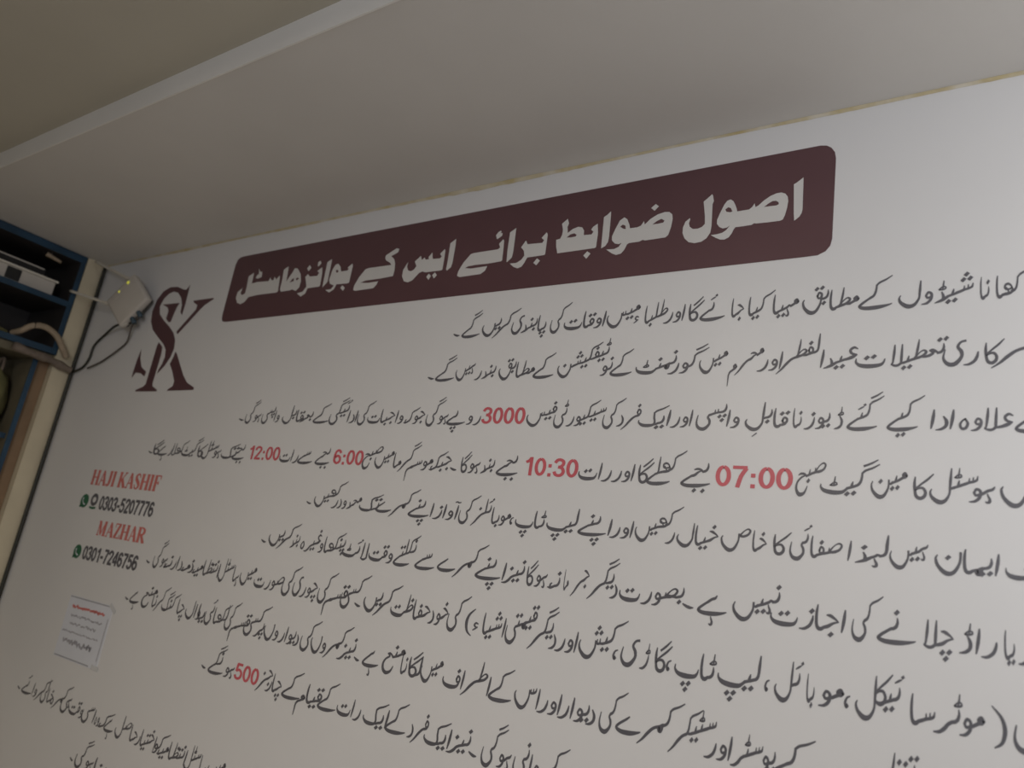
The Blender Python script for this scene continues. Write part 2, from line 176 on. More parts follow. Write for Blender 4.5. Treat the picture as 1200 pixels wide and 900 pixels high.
LINES = [
[2.3276,1.05,[["کھا",0.025,-0.035],["نا",-0.046,-0.063],["شیڈول",-0.074,-0.217],["کے",-0.228,-0.298],["مطابق",-0.295,-0.421],["مہیا",-0.427,-0.489],["کیا",-0.484,-0.548],["جا",-0.558,-0.59],["ئے",-0.605,-0.671],["گا",-0.661,-0.702],["اور",-0.711,-0.77],["طلبا",-0.758,-0.824],["ء",-0.84,-0.855],["میس",-0.838,-0.938],["اوقات",-0.94,-1.074],["کی",-1.054,-1.12],["پابندی",-1.133,-1.257],["کریں",-1.23,-1.367],["گے",-1.373,-1.444],["۔",-1.451,-1.478]]],
[2.1865,1.0,[["سر",0.041,-0.046],["کا",-0.021,-0.057],["ری",-0.066,-0.132],["تعطیلا",-0.126,-0.229],["ت",-0.239,-0.301],["عید",-0.294,-0.367],["ا",-0.365,-0.374],["لفطر",-0.375,-0.472],["اور",-0.457,-0.517],["محرم",-0.501,-0.586],["میں",-0.588,-0.661],["گورنمنٹ",-0.637,-0.833],["کے",-0.843,-0.908],["نوٹیفکیشن",-0.901,-1.074],["کے",-1.084,-1.154],["مطابق",-1.148,-1.277],["بندر",-1.287,-1.364],["ہیں",-1.367,-1.44],["گے",-1.443,-1.519],["۔",-1.523,-1.551]]],
[2.0454,0.95,[["کے",0.048,-0.008],["علاوہ",-0.009,-0.102],["ادا",-0.109,-0.153],["کیے",-0.162,-0.234],["گئے",-0.239,-0.313],["ڈ",-0.319,-0.339],["یوز",-0.346,-0.403],["نا",-0.407,-0.427],["قابلِ",-0.437,-0.536],["واپسی",-0.548,-0.656],["اور",-0.664,-0.722],["ایک",-0.721,-0.809],["فرد",-0.802,-0.87],["کی",-0.848,-0.912],["سیکیور",-0.903,-1.022],["ٹی",-1.019,-1.063],["فیس",-1.055,-1.153],["3000",-1.156,-1.31],["روپے",-1.313,-1.442],["ہوگی",-1.437,-1.526],["جوکہ",-1.531,-1.617],["واجبات",-1.62,-1.78],["کی",-1.752,-1.827],["ادائیگی",-1.827,-1.964],["کے",-1.964,-2.044],["بعد",-2.047,-2.115],["قابل",-2.096,-2.212],["واپسی",-2.227,-2.329],["ہوگی",-2.334,-2.426],["۔",-2.431,-2.463]]],
[1.9009,1.0,[["ں",0.012,-0.034],["ہو",-0.041,-0.086],["سٹل",-0.069,-0.154],["کا",-0.145,-0.183],["مین",-0.192,-0.262],["گیٹ",-0.244,-0.362],["صبح",-0.35,-0.414],["07:00",-0.418,-0.596],["بجے",-0.606,-0.68],["کھلے",-0.669,-0.769],["گا",-0.751,-0.793],["اور",-0.802,-0.866],["رات",-0.866,-0.963],["10:30",-0.963,-1.137],["بجے",-1.154,-1.228],["بند",-1.235,-1.283],["ہوگا",-1.286,-1.357],["۔",-1.37,-1.396],["جبکہ",-1.393,-1.477],["موسم",-1.463,-1.569],["گرما",-1.52,-1.626],["میں",-1.626,-1.708],["صبح",-1.678,-1.762],["6:00",-1.758,-1.9],["بجے",-1.914,-1.986],["سے",-1.999,-2.076],["رات",-2.074,-2.174],["12:00",-2.174,-2.354],["بجے",-2.374,-2.446],["تک",-2.41,-2.517],["ہوسٹل",-2.52,-2.647],["کا",-2.613,-2.672],["گیٹ",-2.647,-2.78],["کھلا",-2.739,-2.849],["رہے",-2.847,-2.946],["گا",-2.915,-2.984],["۔",-2.984,-3.017]]],
[1.7607,0.95,[["نصف",0.052,-0.028],["ایمان",-0.036,-0.144],["ہیں",-0.154,-0.224],["لہذ",-0.224,-0.288],["ا",-0.294,-0.302],["صفائی",-0.311,-0.419],["کا",-0.415,-0.454],["خا",-0.467,-0.499],["ص",-0.502,-0.571],["خیال",-0.576,-0.677],["ر",-0.681,-0.705],["کھیں",-0.664,-0.785],["اور",-0.788,-0.852],["اپنے",-0.847,-0.943],["لیپ",-0.943,-1.038],["ٹاپ",-1.04,-1.138],["،",-1.143,-1.156],["موبائلز",-1.152,-1.287],["کی",-1.263,-1.334],["آواز",-1.33,-1.429],["اپنے",-1.429,-1.526],["کمرے",-1.49,-1.663],["تک",-1.636,-1.734],["محدود",-1.726,-1.834],["ر",-1.832,-1.862],["کھیں",-1.802,-1.947],["۔",-1.957,-1.982]]],
[1.6153,1.05,[["ہیٹر",0.048,-0.011],["یا",-0.015,-0.032],["راڈ",-0.042,-0.103],["چلا",-0.111,-0.162],["نے",-0.174,-0.243],["کی",-0.232,-0.29],["اجازت",-0.3,-0.451],["نہیں",-0.431,-0.533],["ہے",-0.544,-0.612],["۔",-0.62,-0.648],["بصورت",-0.644,-0.808],["دیگر",-0.812,-0.894],["جر",-0.892,-0.941],["ما",-0.948,-0.963],["نہ",-0.973,-1.01],["ہوگا",-1.012,-1.076],["نیز",-1.083,-1.153],["اپنے",-1.142,-1.243],["کمرے",-1.209,-1.379],["سے",-1.388,-1.463],["نکلتے",-1.456,-1.548],["وقت",-1.552,-1.652],["لائٹ",-1.655,-1.769],["پنکھا",-1.758,-1.852],["وغیرہ",-1.856,-1.963],["بند",-1.971,-2.014],["کریں",-1.977,-2.129],["۔",-2.138,-2.166]]],
[1.4725,1.12,[["نی",0.025,-0.021],[")",-0.029,-0.053],["موٹر",-0.062,-0.145],["سا",-0.141,-0.183],["ئیکل",-0.192,-0.279],["،",-0.287,-0.299],["مو",-0.298,-0.347],["با",-0.354,-0.37],["ئل",-0.376,-0.434],["،",-0.443,-0.454],["لیپ",-0.462,-0.554],["ٹاپ",-0.557,-0.653],["،",-0.66,-0.673],["گا",-0.66,-0.701],["ڑ",-0.712,-0.737],["ی",-0.739,-0.787],["،",-0.793,-0.807],["کیش",-0.774,-0.9],["اور",-0.902,-0.965],["دیگر",-0.962,-1.045],["قیمتی",-1.025,-1.117],["اشیا",-1.117,-1.19],["ء",-1.203,-1.222],["(",-1.219,-1.249],["کی",-1.239,-1.312],["خود",-1.309,-1.378],["حفاظت",-1.373,-1.523],["کریں",-1.489,-1.634],["۔",-1.643,-1.67],["کسی",-1.618,-1.733],["قسم",-1.703,-1.802],["کی",-1.758,-1.836],["چوری",-1.839,-1.956],["کی",-1.926,-2.009],["صورت",-2.0,-2.153],["میں",-2.148,-2.232],["ہاسٹل",-2.237,-2.354],["انتظامیہ",-2.349,-2.509],["ذمہ",-2.504,-2.58],["دار",-2.574,-2.647],["نہ",-2.641,-2.692],["ہوگی",-2.675,-2.768],["۔",-2.786,-2.814]]],
[1.3246,1.1,[["تنظیم",-0.172,-0.255],["کے",-0.347,-0.429],["پو",-0.422,-0.454],["سٹر",-0.448,-0.514],["اور",-0.511,-0.571],["سٹیکر",-0.547,-0.651],["کمرے",-0.619,-0.78],["کی",-0.755,-0.823],["دیوار",-0.832,-0.933],["اور",-0.925,-0.992],["اس",-0.987,-1.062],["کے",-1.068,-1.14],["اطراف",-1.136,-1.293],["میں",-1.296,-1.373],["لگا",-1.368,-1.417],["نا",-1.422,-1.445],["منع",-1.434,-1.515],["ہے",-1.528,-1.593],["۔",-1.605,-1.628],["نیز",-1.626,-1.699],["کمروں",-1.648,-1.82],["کی",-1.785,-1.867],["دیواروں",-1.874,-2.047],["پر",-2.047,-2.095],["کسی",-2.027,-2.15],["قسم",-2.121,-2.219],["کی",-2.182,-2.254],["لکھائی",-2.229,-2.37],["یا",-2.37,-2.411],["وال",-2.396,-2.486],["چاکنگ",-2.494,-2.637],["کرنا",-2.603,-2.702],["منع",-2.68,-2.773],["ہے",-2.788,-2.854],["۔",-2.861,-2.888]]],
[1.1767,1.1,[["کروانی",-0.885,-1.038],["ہوگی",-1.043,-1.134],["۔",-1.146,-1.173],["نیز",-1.169,-1.244],["ایک",-1.232,-1.323],["فرد",-1.311,-1.381],["کے",-1.387,-1.463],["ایک",-1.453,-1.549],["رات",-1.559,-1.656],["کے",-1.659,-1.737],["قیام",-1.722,-1.832],["کے",-1.815,-1.9],["چارجز",-1.904,-2.025],["500",-2.017,-2.14],["ہونگے",-2.143,-2.281],["۔",-2.293,-2.32]]],
[0.8792,1.1,[["میں",-2.075,-2.16],["ہاسٹل",-2.169,-2.287],["انتظامیہ",-2.277,-2.443],["کو",-2.386,-2.469],["اختیار",-2.458,-2.582],["حاصل",-2.571,-2.717],["ہے",-2.727,-2.791],["کہ",-2.737,-2.834],["وہ",-2.829,-2.86],["اسی",-2.864,-2.957],["وقت",-2.951,-3.057],["ہی",-3.049,-3.123],["کمرہ",-3.059,-3.204],["خالی",-3.188,-3.289],["کروائے",-3.226,-3.452],["۔",-3.464,-3.49]]],
[0.733,1.1,[["دینا",-2.677,-2.784],["ہوگی",-2.79,-2.917],["۔",-2.927,-2.953]]]]


# ------------------------------------------------------------------ nastaliq pen: every letter form is a set of pen strokes (x, y, width)
def J(*a): return list(a)
TAHM = [[(0.9,5.6,.8),(0.5,2.6,1.2),(0.1,0.2,1.0)], [(-2.0,0.0,1.1),(-.2,1.6,1.0),(1.6,1.7,1.1),(1.9,.6,1.2),(0.2,-.1,1.2),(-2.0,-.1,1.0)]]
HAMZ = [[(2.9,2.7,1.8),(2.0,2.1,1.7)], [(1.5,1.1,1.0),(-.4,.2,1.3),(-2.4,-.9,.9)]]
def bowl(x, y, w=13.5, d=10.5, tip=9.5):           # the deep bowl of noon, lam, seen, qaf: from the point (x, y)
    return [(x, y, 1.6), (x-.5, y-d*.45, 1.6), (x-w*.27, y-d*.92, 2.4), (x-w*.58, y-d, 3.1), (x-w*.9, y-d*.70, 2.3), (x-w, y-d*.36, 1.5), (x-w*.93, y-d+tip, .8)]
G = {}
def g(k, strokes, ex=None, base=0.0, up=(-2, 8), dn=(-2, -4)): G[k] = (strokes, ex, base, up, dn)
g('alif.S', [[(0,12.6,1.0),(-.4,8.5,2.0),(-1.1,3.8,1.9),(-1.8,0,.9)]], up=(-.5,15))
g('alif.F', [[(0,0,1.8),(-1.4,-1.0,2.4),(-3.0,-.9,2.5),(-4.1,1.0,2.1),(-4.4,5,1.9),(-4.2,9,1.7),(-3.7,12.4,.9)]], base=-1.4)
g('beh.I', [[(.2,5.6,.8),(.3,3.2,1.7),(-.5,1.0,2.0),(-1.9,-.1,2.0),(-3.5,-.5,1.9)]], (-3.5,-.5), up=(-.2,8.6), dn=(-2.6,-3.6))
g('beh.M', [[(0,0,1.9),(-1.6,-.7,1.8),(-3.2,-1.2,1.8),(-5.0,-1.8,1.9)], [(-1.6,2.6,.8),(-2.0,1.0,1.6),(-2.6,-.9,1.7)]], (-5.0,-1.8), up=(-2.2,5.8), dn=(-3,-5))
g('beh.F', [[(0,0,1.7),(-1.6,-1.5,1.9),(-4,-2.8,2.7),(-9,-3.1,3.2),(-14,-2.2,2.8),(-16.3,-.3,1.6),(-16.6,1.8,.8)]], base=-3.2, up=(-8.5,3), dn=(-8.5,-7.4))
g('beh.S', [[(0,4.6,.8),(-.8,2.2,1.5),(-3,.4,2.5),(-9,-.2,3.2),(-14,.6,2.7),(-16.4,2.8,1.5),(-16.3,5.2,.8)]], up=(-8.2,6), dn=(-8.2,-4.4))
g('noon.F', [[(0,0,1.9),(-1.2,-.8,1.7),(-2.2,-.4,1.4),(-2.7,1.6,1.0)], bowl(-2.6,1.4)], base=-8.2, up=(-9,.5))
g('noon.S', [bowl(0,11.5,14,13,10.5)], up=(-7,8))
g('yeh.F', [[(0,0,1.8),(-.9,-1.7,1.8),(.5,-4.2,2.2),(.3,-7.4,2.1),(-3.4,-10.8,3.0),(-7.8,-10,2.7),(-9.8,-6,1.6),(-8.9,-.2,.8)]], base=-8.6, up=(-3,4), dn=(-4,-14))
g('yeh.S', [[(0,14.6,1.7),(-2.6,13.8,1.6),(-4.3,10.8,1.9),(-2.4,7.6,2.4),(-2.4,4.0,2.1),(-6,-.4,3.0),(-10,-.4,2.8),(-12.6,3.4,1.6),(-11.6,9.2,.8)]], up=(-4,17), dn=(-5,-4))
g('ye.F', [[(0,0,1.7),(-3,-1.9,1.8),(-6.2,-4.2,2.0),(-7.2,-6.0,2.2),(-3,-7.1,2.8),(4.5,-6.9,3.0),(10.5,-6.0,1.9),(14.2,-5.0,.8)]], base=-6.2, up=(-3,3.4), dn=(1,-11))
g('ye.S', [[(-9.5,9.6,1.1),(-12,7.8,1.6),(-17.5,4.4,1.8),(-19.4,2.0,2.1),(-15.5,.4,2.8),(-8,.6,3.0),(-2.4,1.8,1.7),(0,2.6,.8)]], up=(-12,11), dn=(-10,-4))
SE = [[(-2.3,2.6,.8),(-2.5,.2,1.5)], [(-4.7,2.0,.8),(-4.9,-.5,1.5)]]
g('seen.I', [[(.4,3.4,.8),(-.2,1.2,1.6),(-2.4,.1,1.7),(-4.8,-.5,1.8),(-7.4,-1.5,2.0),(-9.4,-2.2,2.0)]]+SE, (-9.4,-2.2), up=(-3.2,6.4), dn=(-4,-5))
g('seen.M', [[(0,0,1.9),(-2.4,-.4,1.7),(-4.8,-.9,1.8),(-7.4,-1.8,2.0),(-9.4,-2.5,2.0)]]+[[(x,y-.3,w) for x,y,w in s] for s in SE], (-9.4,-2.5), up=(-3.4,5.6), dn=(-4,-5))
g('seen.F', [[(0,0,1.9),(-2.4,-.2,1.7),(-4.6,-.6,1.7),(-6.2,.6,1.1)]]+SE+[bowl(-6,.8,14)], base=-8.6, up=(-4,6))
g('seen.S', [[(.4,12.6,.8),(-.2,10.4,1.6),(-2.4,9.2,1.7),(-4.7,9,1.7),(-6.2,10.2,1.1)]]+[[(x,y+9.2,w) for x,y,w in s] for s in SE]+[bowl(-6,10.4,14,11.6)], up=(-4,15))
g('jeem.I', [[(-6.6,5.6,.9),(-4.4,5.4,2.1),(-1.6,3.9,1.5),(.2,2.4,.9)], [(.2,2.4,.9),(-2.8,1.4,1.5),(-5.8,-.6,2.2),(-8.4,-1.6,2.0)]], (-8.4,-1.6), up=(-3.2,9), dn=(-4,-5))
g('jeem.M', [[(0,0,1.7),(-1.8,1.4,1.7),(-4.4,1.8,1.7),(-6.6,1.2,.9)], [(-1.4,.4,1.0),(-3.6,-.6,1.6),(-6,-2.6,2.2),(-8.4,-3.4,2.0)]], (-8.4,-3.4), up=(-3,5.4), dn=(-4,-7))
g('jeem.F', [[(0,0,1.7),(-2,1.2,1.9),(-5,1.4,1.7),(-7.4,.4,.9)], [(-1.2,.2,1.0),(-5,-1.4,1.5),(-8.4,-4.6,1.7),(-9.2,-8.8,2.4),(-6.4,-12.4,3.1),(-1.6,-11.4,2.1),(1.2,-6.8,.8)]], base=-10, up=(-3,5), dn=(-3.2,-6.5))
g('jeem.S', [[(-7.6,13.2,.9),(-5,12.6,2.1),(-1.6,11.4,1.6),(.4,10.4,.9)], [(.4,10.4,.9),(-5,8.6,1.5),(-8.4,5.4,1.7),(-9.2,1.2,2.4),(-6.4,-2.4,3.1),(-1.6,-1.4,2.1),(1.2,3.2,.8)]], up=(-3,16), dn=(-3.2,3))
g('dal.S', [[(-1.8,8.2,1.0),(-.2,5.2,2.2),(-.5,2.0,2.1),(-2.8,-.1,1.9),(-6,-.9,.8)]], up=(-1,10.5))
g('dal.F', [[(0,0,1.9),(-2.6,-1.7,2.3),(-5,-2.8,1.9),(-8,-3.9,.8)], [(-3.8,3.0,1.0),(-2.9,.6,1.9),(-3.0,-1.6,2.0)]], base=-3.2, up=(-3.4,6.2))
g('reh.S', [[(.2,7.0,.9),(-.3,4.2,1.8),(-1.8,1.2,2.0),(-4.8,-.9,1.8),(-7.8,-1.2,.8)]], up=(-.6,9.6))
g('reh.H', [[(0,0,1.9),(-2.4,-1.4,2.0),(-4.4,-3.6,2.2),(-7.4,-5.6,1.8),(-10.6,-6.0,.8)]], base=-4.2, up=(-2.6,5))
g('reh.F', [[(0,0,1.9),(-2.6,-1.4,2.0),(-6,-4.4,2.2),(-9.6,-8.2,1.6),(-13.6,-11.4,.7)]], base=-7.6, up=(-4,4))
g('sad.I', [[(-8.4,.4,1.6),(-5.4,3.6,1.0),(-2,5.4,1.3),(.2,4.2,1.9),(-1.4,1.4,1.8),(-5,-.2,2.1),(-8.6,-.8,1.9),(-12.4,-1.8,1.9)], [(-9.0,2.0,.8),(-9.4,-.4,1.5)]], (-12.4,-1.8), up=(-4,8.4), dn=(-5,-4.4))
g('sad.M', [[(0,0,1.9),(-2,-.4,1.8),(-9.4,.2,1.5)], [(-8.9,.2,1.5),(-6,3.2,1.0),(-3,4.8,1.3),(-1,3.6,1.9),(-2.6,1.0,1.8),(-6,-.6,2.1),(-9.4,-1.2,1.9),(-13,-2.2,1.9)], [(-9.8,1.6,.8),(-10.2,-.8,1.5)]], (-13,-2.2), up=(-4.6,8), dn=(-5,-5))
g('sad.F', [[(0,0,1.9),(-2,-.2,1.8)], [(-8.4,.4,1.6),(-5.4,3.4,1.0),(-2.6,4.8,1.3),(-.8,3.6,1.9),(-2.4,1.0,1.8),(-5.6,-.4,2.0),(-8.6,-.4,1.6),(-9.8,1,1.0)], bowl(-9.6,.8,14)], base=-8.6, up=(-4,8))
g('sad.S', [[(-7.6,10,1.6),(-4.6,13,1.0),(-1.8,14.4,1.3),(0,13.2,1.9),(-1.6,10.6,1.8),(-4.8,9.2,2.0),(-7.8,9.2,1.6),(-9,10.6,1.0)], bowl(-8.8,10.4,14,11.6)], up=(-4,17))
TL = [(-7.2,-.4,1.6),(-4.2,2.8,1.0),(-1.6,4.2,1.3),(0,2.9,1.9),(-2.4,.4,1.9),(-6.4,-1.0,2.1),(-9.6,-1.9,1.9)]
TS = [(-4.6,11.6,.8),(-5.4,6,1.8),(-6.8,-.4,1.3)]
g('tah.I', [TL, TS], (-9.6,-1.9), up=(-1.4,7.8), dn=(-5,-5))
g('tah.M', [[(0,0,1.9),(-1.4,-.1,1.8),(-3.0,.1,1.9)], TL, TS], (-9.6,-1.9), up=(-1.4,7.8), dn=(-5,-5))
g('tah.F', [[(0,0,1.9),(-1.4,-.1,1.8)], TL, TS], base=-1.6, up=(-1.4,7.8))
g('tah.S', [TL, TS], up=(-1.4,7.8))
g('ain.I', [[(.2,6.2,.9),(-2.2,7.2,1.9),(-4.4,5.3,1.9),(-3.4,3.0,1.9),(-.4,2.0,1.3)], [(-.4,2.0,1.2),(-3,.5,2.6),(-6,-.7,2.2),(-8.2,-1.2,1.9)]], (-8.2,-1.2), up=(-2,10.6), dn=(-4,-4.6))
g('ain.M', [[(0,0,1.8),(-1.4,1.4,1.5),(-3.4,2.2,1.8),(-5.2,1.7,1.2)], [(-5.2,1.7,1.0),(-3.0,.2,1.9),(-5,-1.4,2.1),(-7.4,-2.1,1.9)], [(-2,1,1.8),(-3.4,.9,1.8)]], (-7.4,-2.1), up=(-3,5.8), dn=(-4,-5.6))
g('ain.F', [[(0,0,1.8),(-1.4,1.4,1.5),(-3.4,2.2,1.8),(-5.2,1.7,1.2)], [(-5.2,1.7,1.0),(-3.2,.2,1.6),(-6.8,-2.4,1.6),(-8.6,-6,1.9),(-7.8,-10,2.6),(-4.6,-12,3.0),(-.6,-10.4,2.0),(1.6,-6.4,.8)]], base=-9.6, up=(-3,5.8))
g('ain.S', [[(.2,13.2,.9),(-2.2,14.2,1.9),(-4.4,12.3,1.9),(-3.2,9.8,1.9),(-.4,8.8,1.2)], [(-.4,8.8,1.0),(-6,6.8,1.6),(-8.4,3,1.9),(-7.8,-1,2.6),(-4.6,-3,3.0),(-.6,-1.4,2.0),(1.6,2.6,.8)]], up=(-2,17))
FL = [(-3.2,2.6,1.6),(-2.0,4.9,1.7),(-.1,3.9,1.8),(-.3,1.5,1.7),(-2.4,1.0,1.6),(-3.2,2.6,1.5)]
g('feh.I', [FL, [(-.2,2.2,1.5),(-1.2,.4,1.9),(-2.8,-.3,2.0),(-4.6,-.7,1.9)]], (-4.6,-.7), up=(-1.6,8.2), dn=(-3,-4))
g('feh.M', [[(0,0,1.9),(-2.4,-.5,1.9),(-6,-1.6,1.9)], [(x-1.0,y-1.0,w) for x,y,w in FL]], (-6,-1.6), up=(-2.6,7), dn=(-3,-5))
g('feh.F', [[(0,0,1.8),(-1.4,-.2,1.7)], [(x-1.0,y-.6,w) for x,y,w in FL], [(-1.3,1,1.4),(-2.2,-1.4,1.9),(-5,-2.8,2.7),(-10,-3.1,3.2),(-15,-2.2,2.8),(-17.2,-.3,1.6),(-17.4,1.8,.8)]], base=-3.2, up=(-2.6,7.4))
g('feh.S', [[(x,y+3,w) for x,y,w in FL], [(-.2,5,1.4),(-1.4,2,1.9),(-4,.4,2.6),(-9,-.2,3.2),(-14,.6,2.7),(-16.4,2.8,1.5),(-16.3,5.2,.8)]], up=(-1.6,11.4))
g('qaf.F', [[(0,0,1.8),(-1.4,-.2,1.7)], [(x-.8,y-.4,w) for x,y,w in FL], bowl(-1.2,2,13.5,11.5)], base=-8.2, up=(-2.6,7.6))
g('qaf.S', [[(x,y+7,w) for x,y,w in FL], bowl(-.3,9.2,13.5,11)], up=(-1.8,15))
KFL = lambda x, y: [(x+10.4,y+6.2,.8),(x+6.4,y+3.8,1.4),(x+2.2,y+2.0,1.6),(x+.2,y+.2,1.4)]
g('kaf.I', [KFL(-9.4,7.4), [(-9.2,7.8,1.4),(-9.5,4.6,1.6),(-10.2,2.0,1.8),(-11.4,.2,1.9),(-13.2,-.8,1.9)]], (-13.2,-.8), up=(-8,13), dn=(-11,-4.6))
g('kaf.M', [[(0,0,1.9),(-1.6,-.5,1.7),(-3.0,-.6,1.6)], KFL(-2.4,7.6), [(-2.2,8,1.4),(-2.6,4.6,1.6),(-3.2,1.4,1.8),(-4.4,-.8,1.9),(-6,-1.6,1.9)]], (-6,-1.6), up=(-1,13), dn=(-4,-5))
g('kaf.F', [[(0,0,1.8),(-1.8,-.9,1.8),(-3.6,-1.3,1.8)], KFL(-3.4,8.2), [(-3.2,8.6,1.4),(-3.2,4.6,1.6),(-2.6,1.2,1.7),(-3.4,-1.2,2.0),(-7,-2.1,2.9),(-11.4,-1.8,2.8),(-14.2,.2,1.5),(-14.4,2.2,.8)]], base=-2, up=(-2,13))
g('kaf.S', [KFL(-3.4,10.2), [(-3.2,10.6,1.4),(-3.2,6.6,1.6),(-2.4,3,1.7),(-3.4,.8,2.0),(-7,-.1,2.9),(-11.4,.2,2.8),(-14.2,2.2,1.5),(-14.4,4.2,.8)]], up=(-2,15))
KA = lambda x: [[(x-.2,12.4,.9),(x-.6,8,1.9),(x-.2,3,1.9),(x+.8,.3,2.3),(x+3,-.5,2.4),(x+5.2,.9,2.2),(x+5.8,3.6,2.0),(x+4.2,5.8,1.8),(x+1.8,5.6,1.5),(x,4.4,1.2)], [(x,5.4,1.1),(x+3.6,8.4,1.4),(x+7.0,11.2,1.5),(x+10.4,14.6,.9)]]
g('ka.S', KA(-10.4), up=(-6,13))
g('ka.F', [[(0,0,1.8),(-1.4,-.7,1.9),(-3.4,-1.3,2.1)]]+[[(a,b-1,c) for a,b,c in s] for s in KA(-6.2)], base=-1.4, up=(-2,12))
KL = lambda x: [[(x-.2,12.6,.9),(x-.6,7,1.9),(x-.9,1.5,1.8)]+bowl(x-1.0,.4,12.5,9.0,7.6)[1:]]+[[(x-.6,.4,1.6),(x+1.2,-.4,2.2)]+KA(x)[0][4:]]+KA(x)[1:]
g('kl.S', KL(-10.4), base=-6.4)
g('kl.F', [[(0,0,1.8),(-1.4,-.7,1.9),(-3.4,-1.3,2.1)]]+[[(a,b-1,c) for a,b,c in s_] for s_ in KL(-6.2)], base=-7.4)
g('lam.I', [[(0,12.8,1.0),(-.5,7.4,1.9),(-.9,2.6,1.8),(-2.0,.3,1.9),(-4,-.6,1.9)]], (-4,-.6), up=(-2,14), dn=(-2,-4))
g('lam.M', [[(0,0,1.8),(-1.8,-.4,1.8),(-3.2,-.8,1.8)], [(-1.2,11.4,1.0),(-1.8,6,1.9),(-2.2,1,1.8),(-3.2,-.8,1.9),(-5,-1.5,1.9)]], (-5,-1.5), up=(-2,13), dn=(-3,-5))
g('lam.F', [[(0,0,1.8),(-1.6,-.6,1.7),(-2.6,-.8,1.7)], [(-1.4,11.4,1.0),(-2.0,5,1.9),(-2.4,0,1.7)]+bowl(-2.5,-.6,12.5,8.4,7.4)[1:]], base=-7, up=(-3,13))
g('lam.S', [[(0,15,1.0),(-.4,9,1.8)]+bowl(-.6,7,13,8.6,7.6)], up=(-3,16))
LA = lambda x, y: [[(x-5.0,y+12.4,1.0),(x-5.4,y+7,1.9),(x-6.2,y+1,1.4),(x-7.0,y-.8,1.4)], [(x-.6,y+.2,1.8),(x-2.4,y-1.3,1.9),(x-4.6,y-1.7,1.9),(x-7.2,y-.9,1.1)]]
g('la.S', [[(0,13,1.0),(-.4,7,1.9),(-.6,.6,1.8)]]+LA(0,0.6))
g('la.F', [[(0,0,1.8),(-1.6,-.3,1.8)], [(-1.0,12.4,1.0),(-1.4,6,1.9),(-1.7,.2,1.8)]]+LA(-1.0,-.2), base=-1.5)
ML = [(0,2.0,1.7),(-1.3,3.5,1.9),(-2.9,2.2,2.0),(-1.5,.9,2.0),(-.2,1.8,1.7)]
g('meem.I', [ML, [(-1.4,1.4,2.2),(-3.4,.4,2.0),(-6,-1.0,1.9)]], (-6,-1.0), up=(-1.5,7), dn=(-3,-4))
g('meem.M', [[(0,0,1.8),(-1.6,-.6,2.0),(-3.4,-1.4,2.2),(-4.8,-1.7,2.0),(-6.4,-2.2,1.9)], [(-.8,.2,1.6),(-2.0,-1.2,3.4),(-2.9,-3.2,3.6),(-3.9,-3.4,2.6),(-4.4,-2.0,2.2)]], (-6.4,-2.2), up=(-3,3.6), dn=(-3,-5.6))
MT = [(-1.6,1.0,2.2),(-4,-.4,1.9),(-6.4,-1.8,1.9),(-7.8,-4.4,1.6),(-8.0,-8,1.3),(-8.3,-12.4,.7)]
g('meem.F', [[(0,0,1.8),(-1.2,-.6,2.6),(-2.8,-1.3,2.6)], [(x-.6,y-1.6,w) for x,y,w in MT]], base=-2.2)
g('meem.S', [[(x,y+.6,w) for x,y,w in ML], [(x,y+.4,w) for x,y,w in MT]])
WL = [(-3.6,4.6,1.5),(-2.2,6.8,1.7),(-.2,5.6,1.9),(-.6,2.2,2.0),(-3,-.3,1.8),(-6.2,-.9,.8)]
g('waw.S', [WL, [(-3.6,4.6,1.5),(-2.6,3.2,1.6),(-.6,3.6,1.6)]], up=(-2,9))
g('waw.F', [[(0,0,1.8),(-1.6,-.5,1.7)], [(x-1.0,y-4.2,w) for x,y,w in WL], [(-4.6,.4,1.5),(-3.6,-1.0,1.7),(-1.6,-.6,1.6)]], base=-4.2, up=(-3,5), dn=(-3,-8))
HC = lambda x, y: [(x-.2,y,.8),(x+.2,y-1.4,1.3),(x+.9,y-3.0,1.7),(x+.7,y-4.5,1.9),(x-.4,y-5.0,1.5),(x-1.3,y-4.5,.8)]
g('heh.I', [[(.4,3.2,.9),(-.8,1.6,1.8),(-3.4,.6,1.9),(-6,-1.2,1.9)], HC(-3.2,-1.2)], (-6,-1.2))
g('heh.M', [[(0,0,1.9),(-1.4,.6,1.6),(-2.6,-.4,1.8),(-5,-1.6,1.9)], HC(-2.8,-2.0)], (-5,-1.6))
g('heh.F', [[(0,0,1.8),(-1.8,-.9,1.9),(-3.8,-1.6,1.9),(-6.2,-1.4,.9)], [(-2.6,1.8,.9),(-3.8,.8,1.6),(-4.2,-1.2,1.7)]], base=-1.4)
g('heh.S', [[(-1.6,6.8,1.2),(0,3.6,1.9),(-1.4,.5,2.0),(-3.8,.4,1.9),(-4.6,3.0,1.7),(-3.0,5.6,1.3),(-1.3,6.5,1.2)]])
HD = [[(-.2,1.2,1.2),(-2.0,3.9,1.5),(-4.4,4.7,1.7),(-6.6,3.6,1.8),(-6.2,1.6,1.7),(-3.4,1.2,1.4),(-.8,2.0,1.2)], [(-.2,1.2,1.4),(-1.0,-.6,1.9),(-3.4,-1.4,2.1),(-6.2,-1.7,2.1),(-9.0,-2.2,1.9)], [(-5.6,2.4,1.2),(-4.2,.6,1.3),(-3.2,-1.2,1.5)]]
g('hdo.I', HD, (-9.0,-2.2), dn=(-4,-5))
g('hdo.M', [[(0,0,1.8),(-1.4,-.1,1.8)]]+HD, (-9.0,-2.2), dn=(-4,-5))
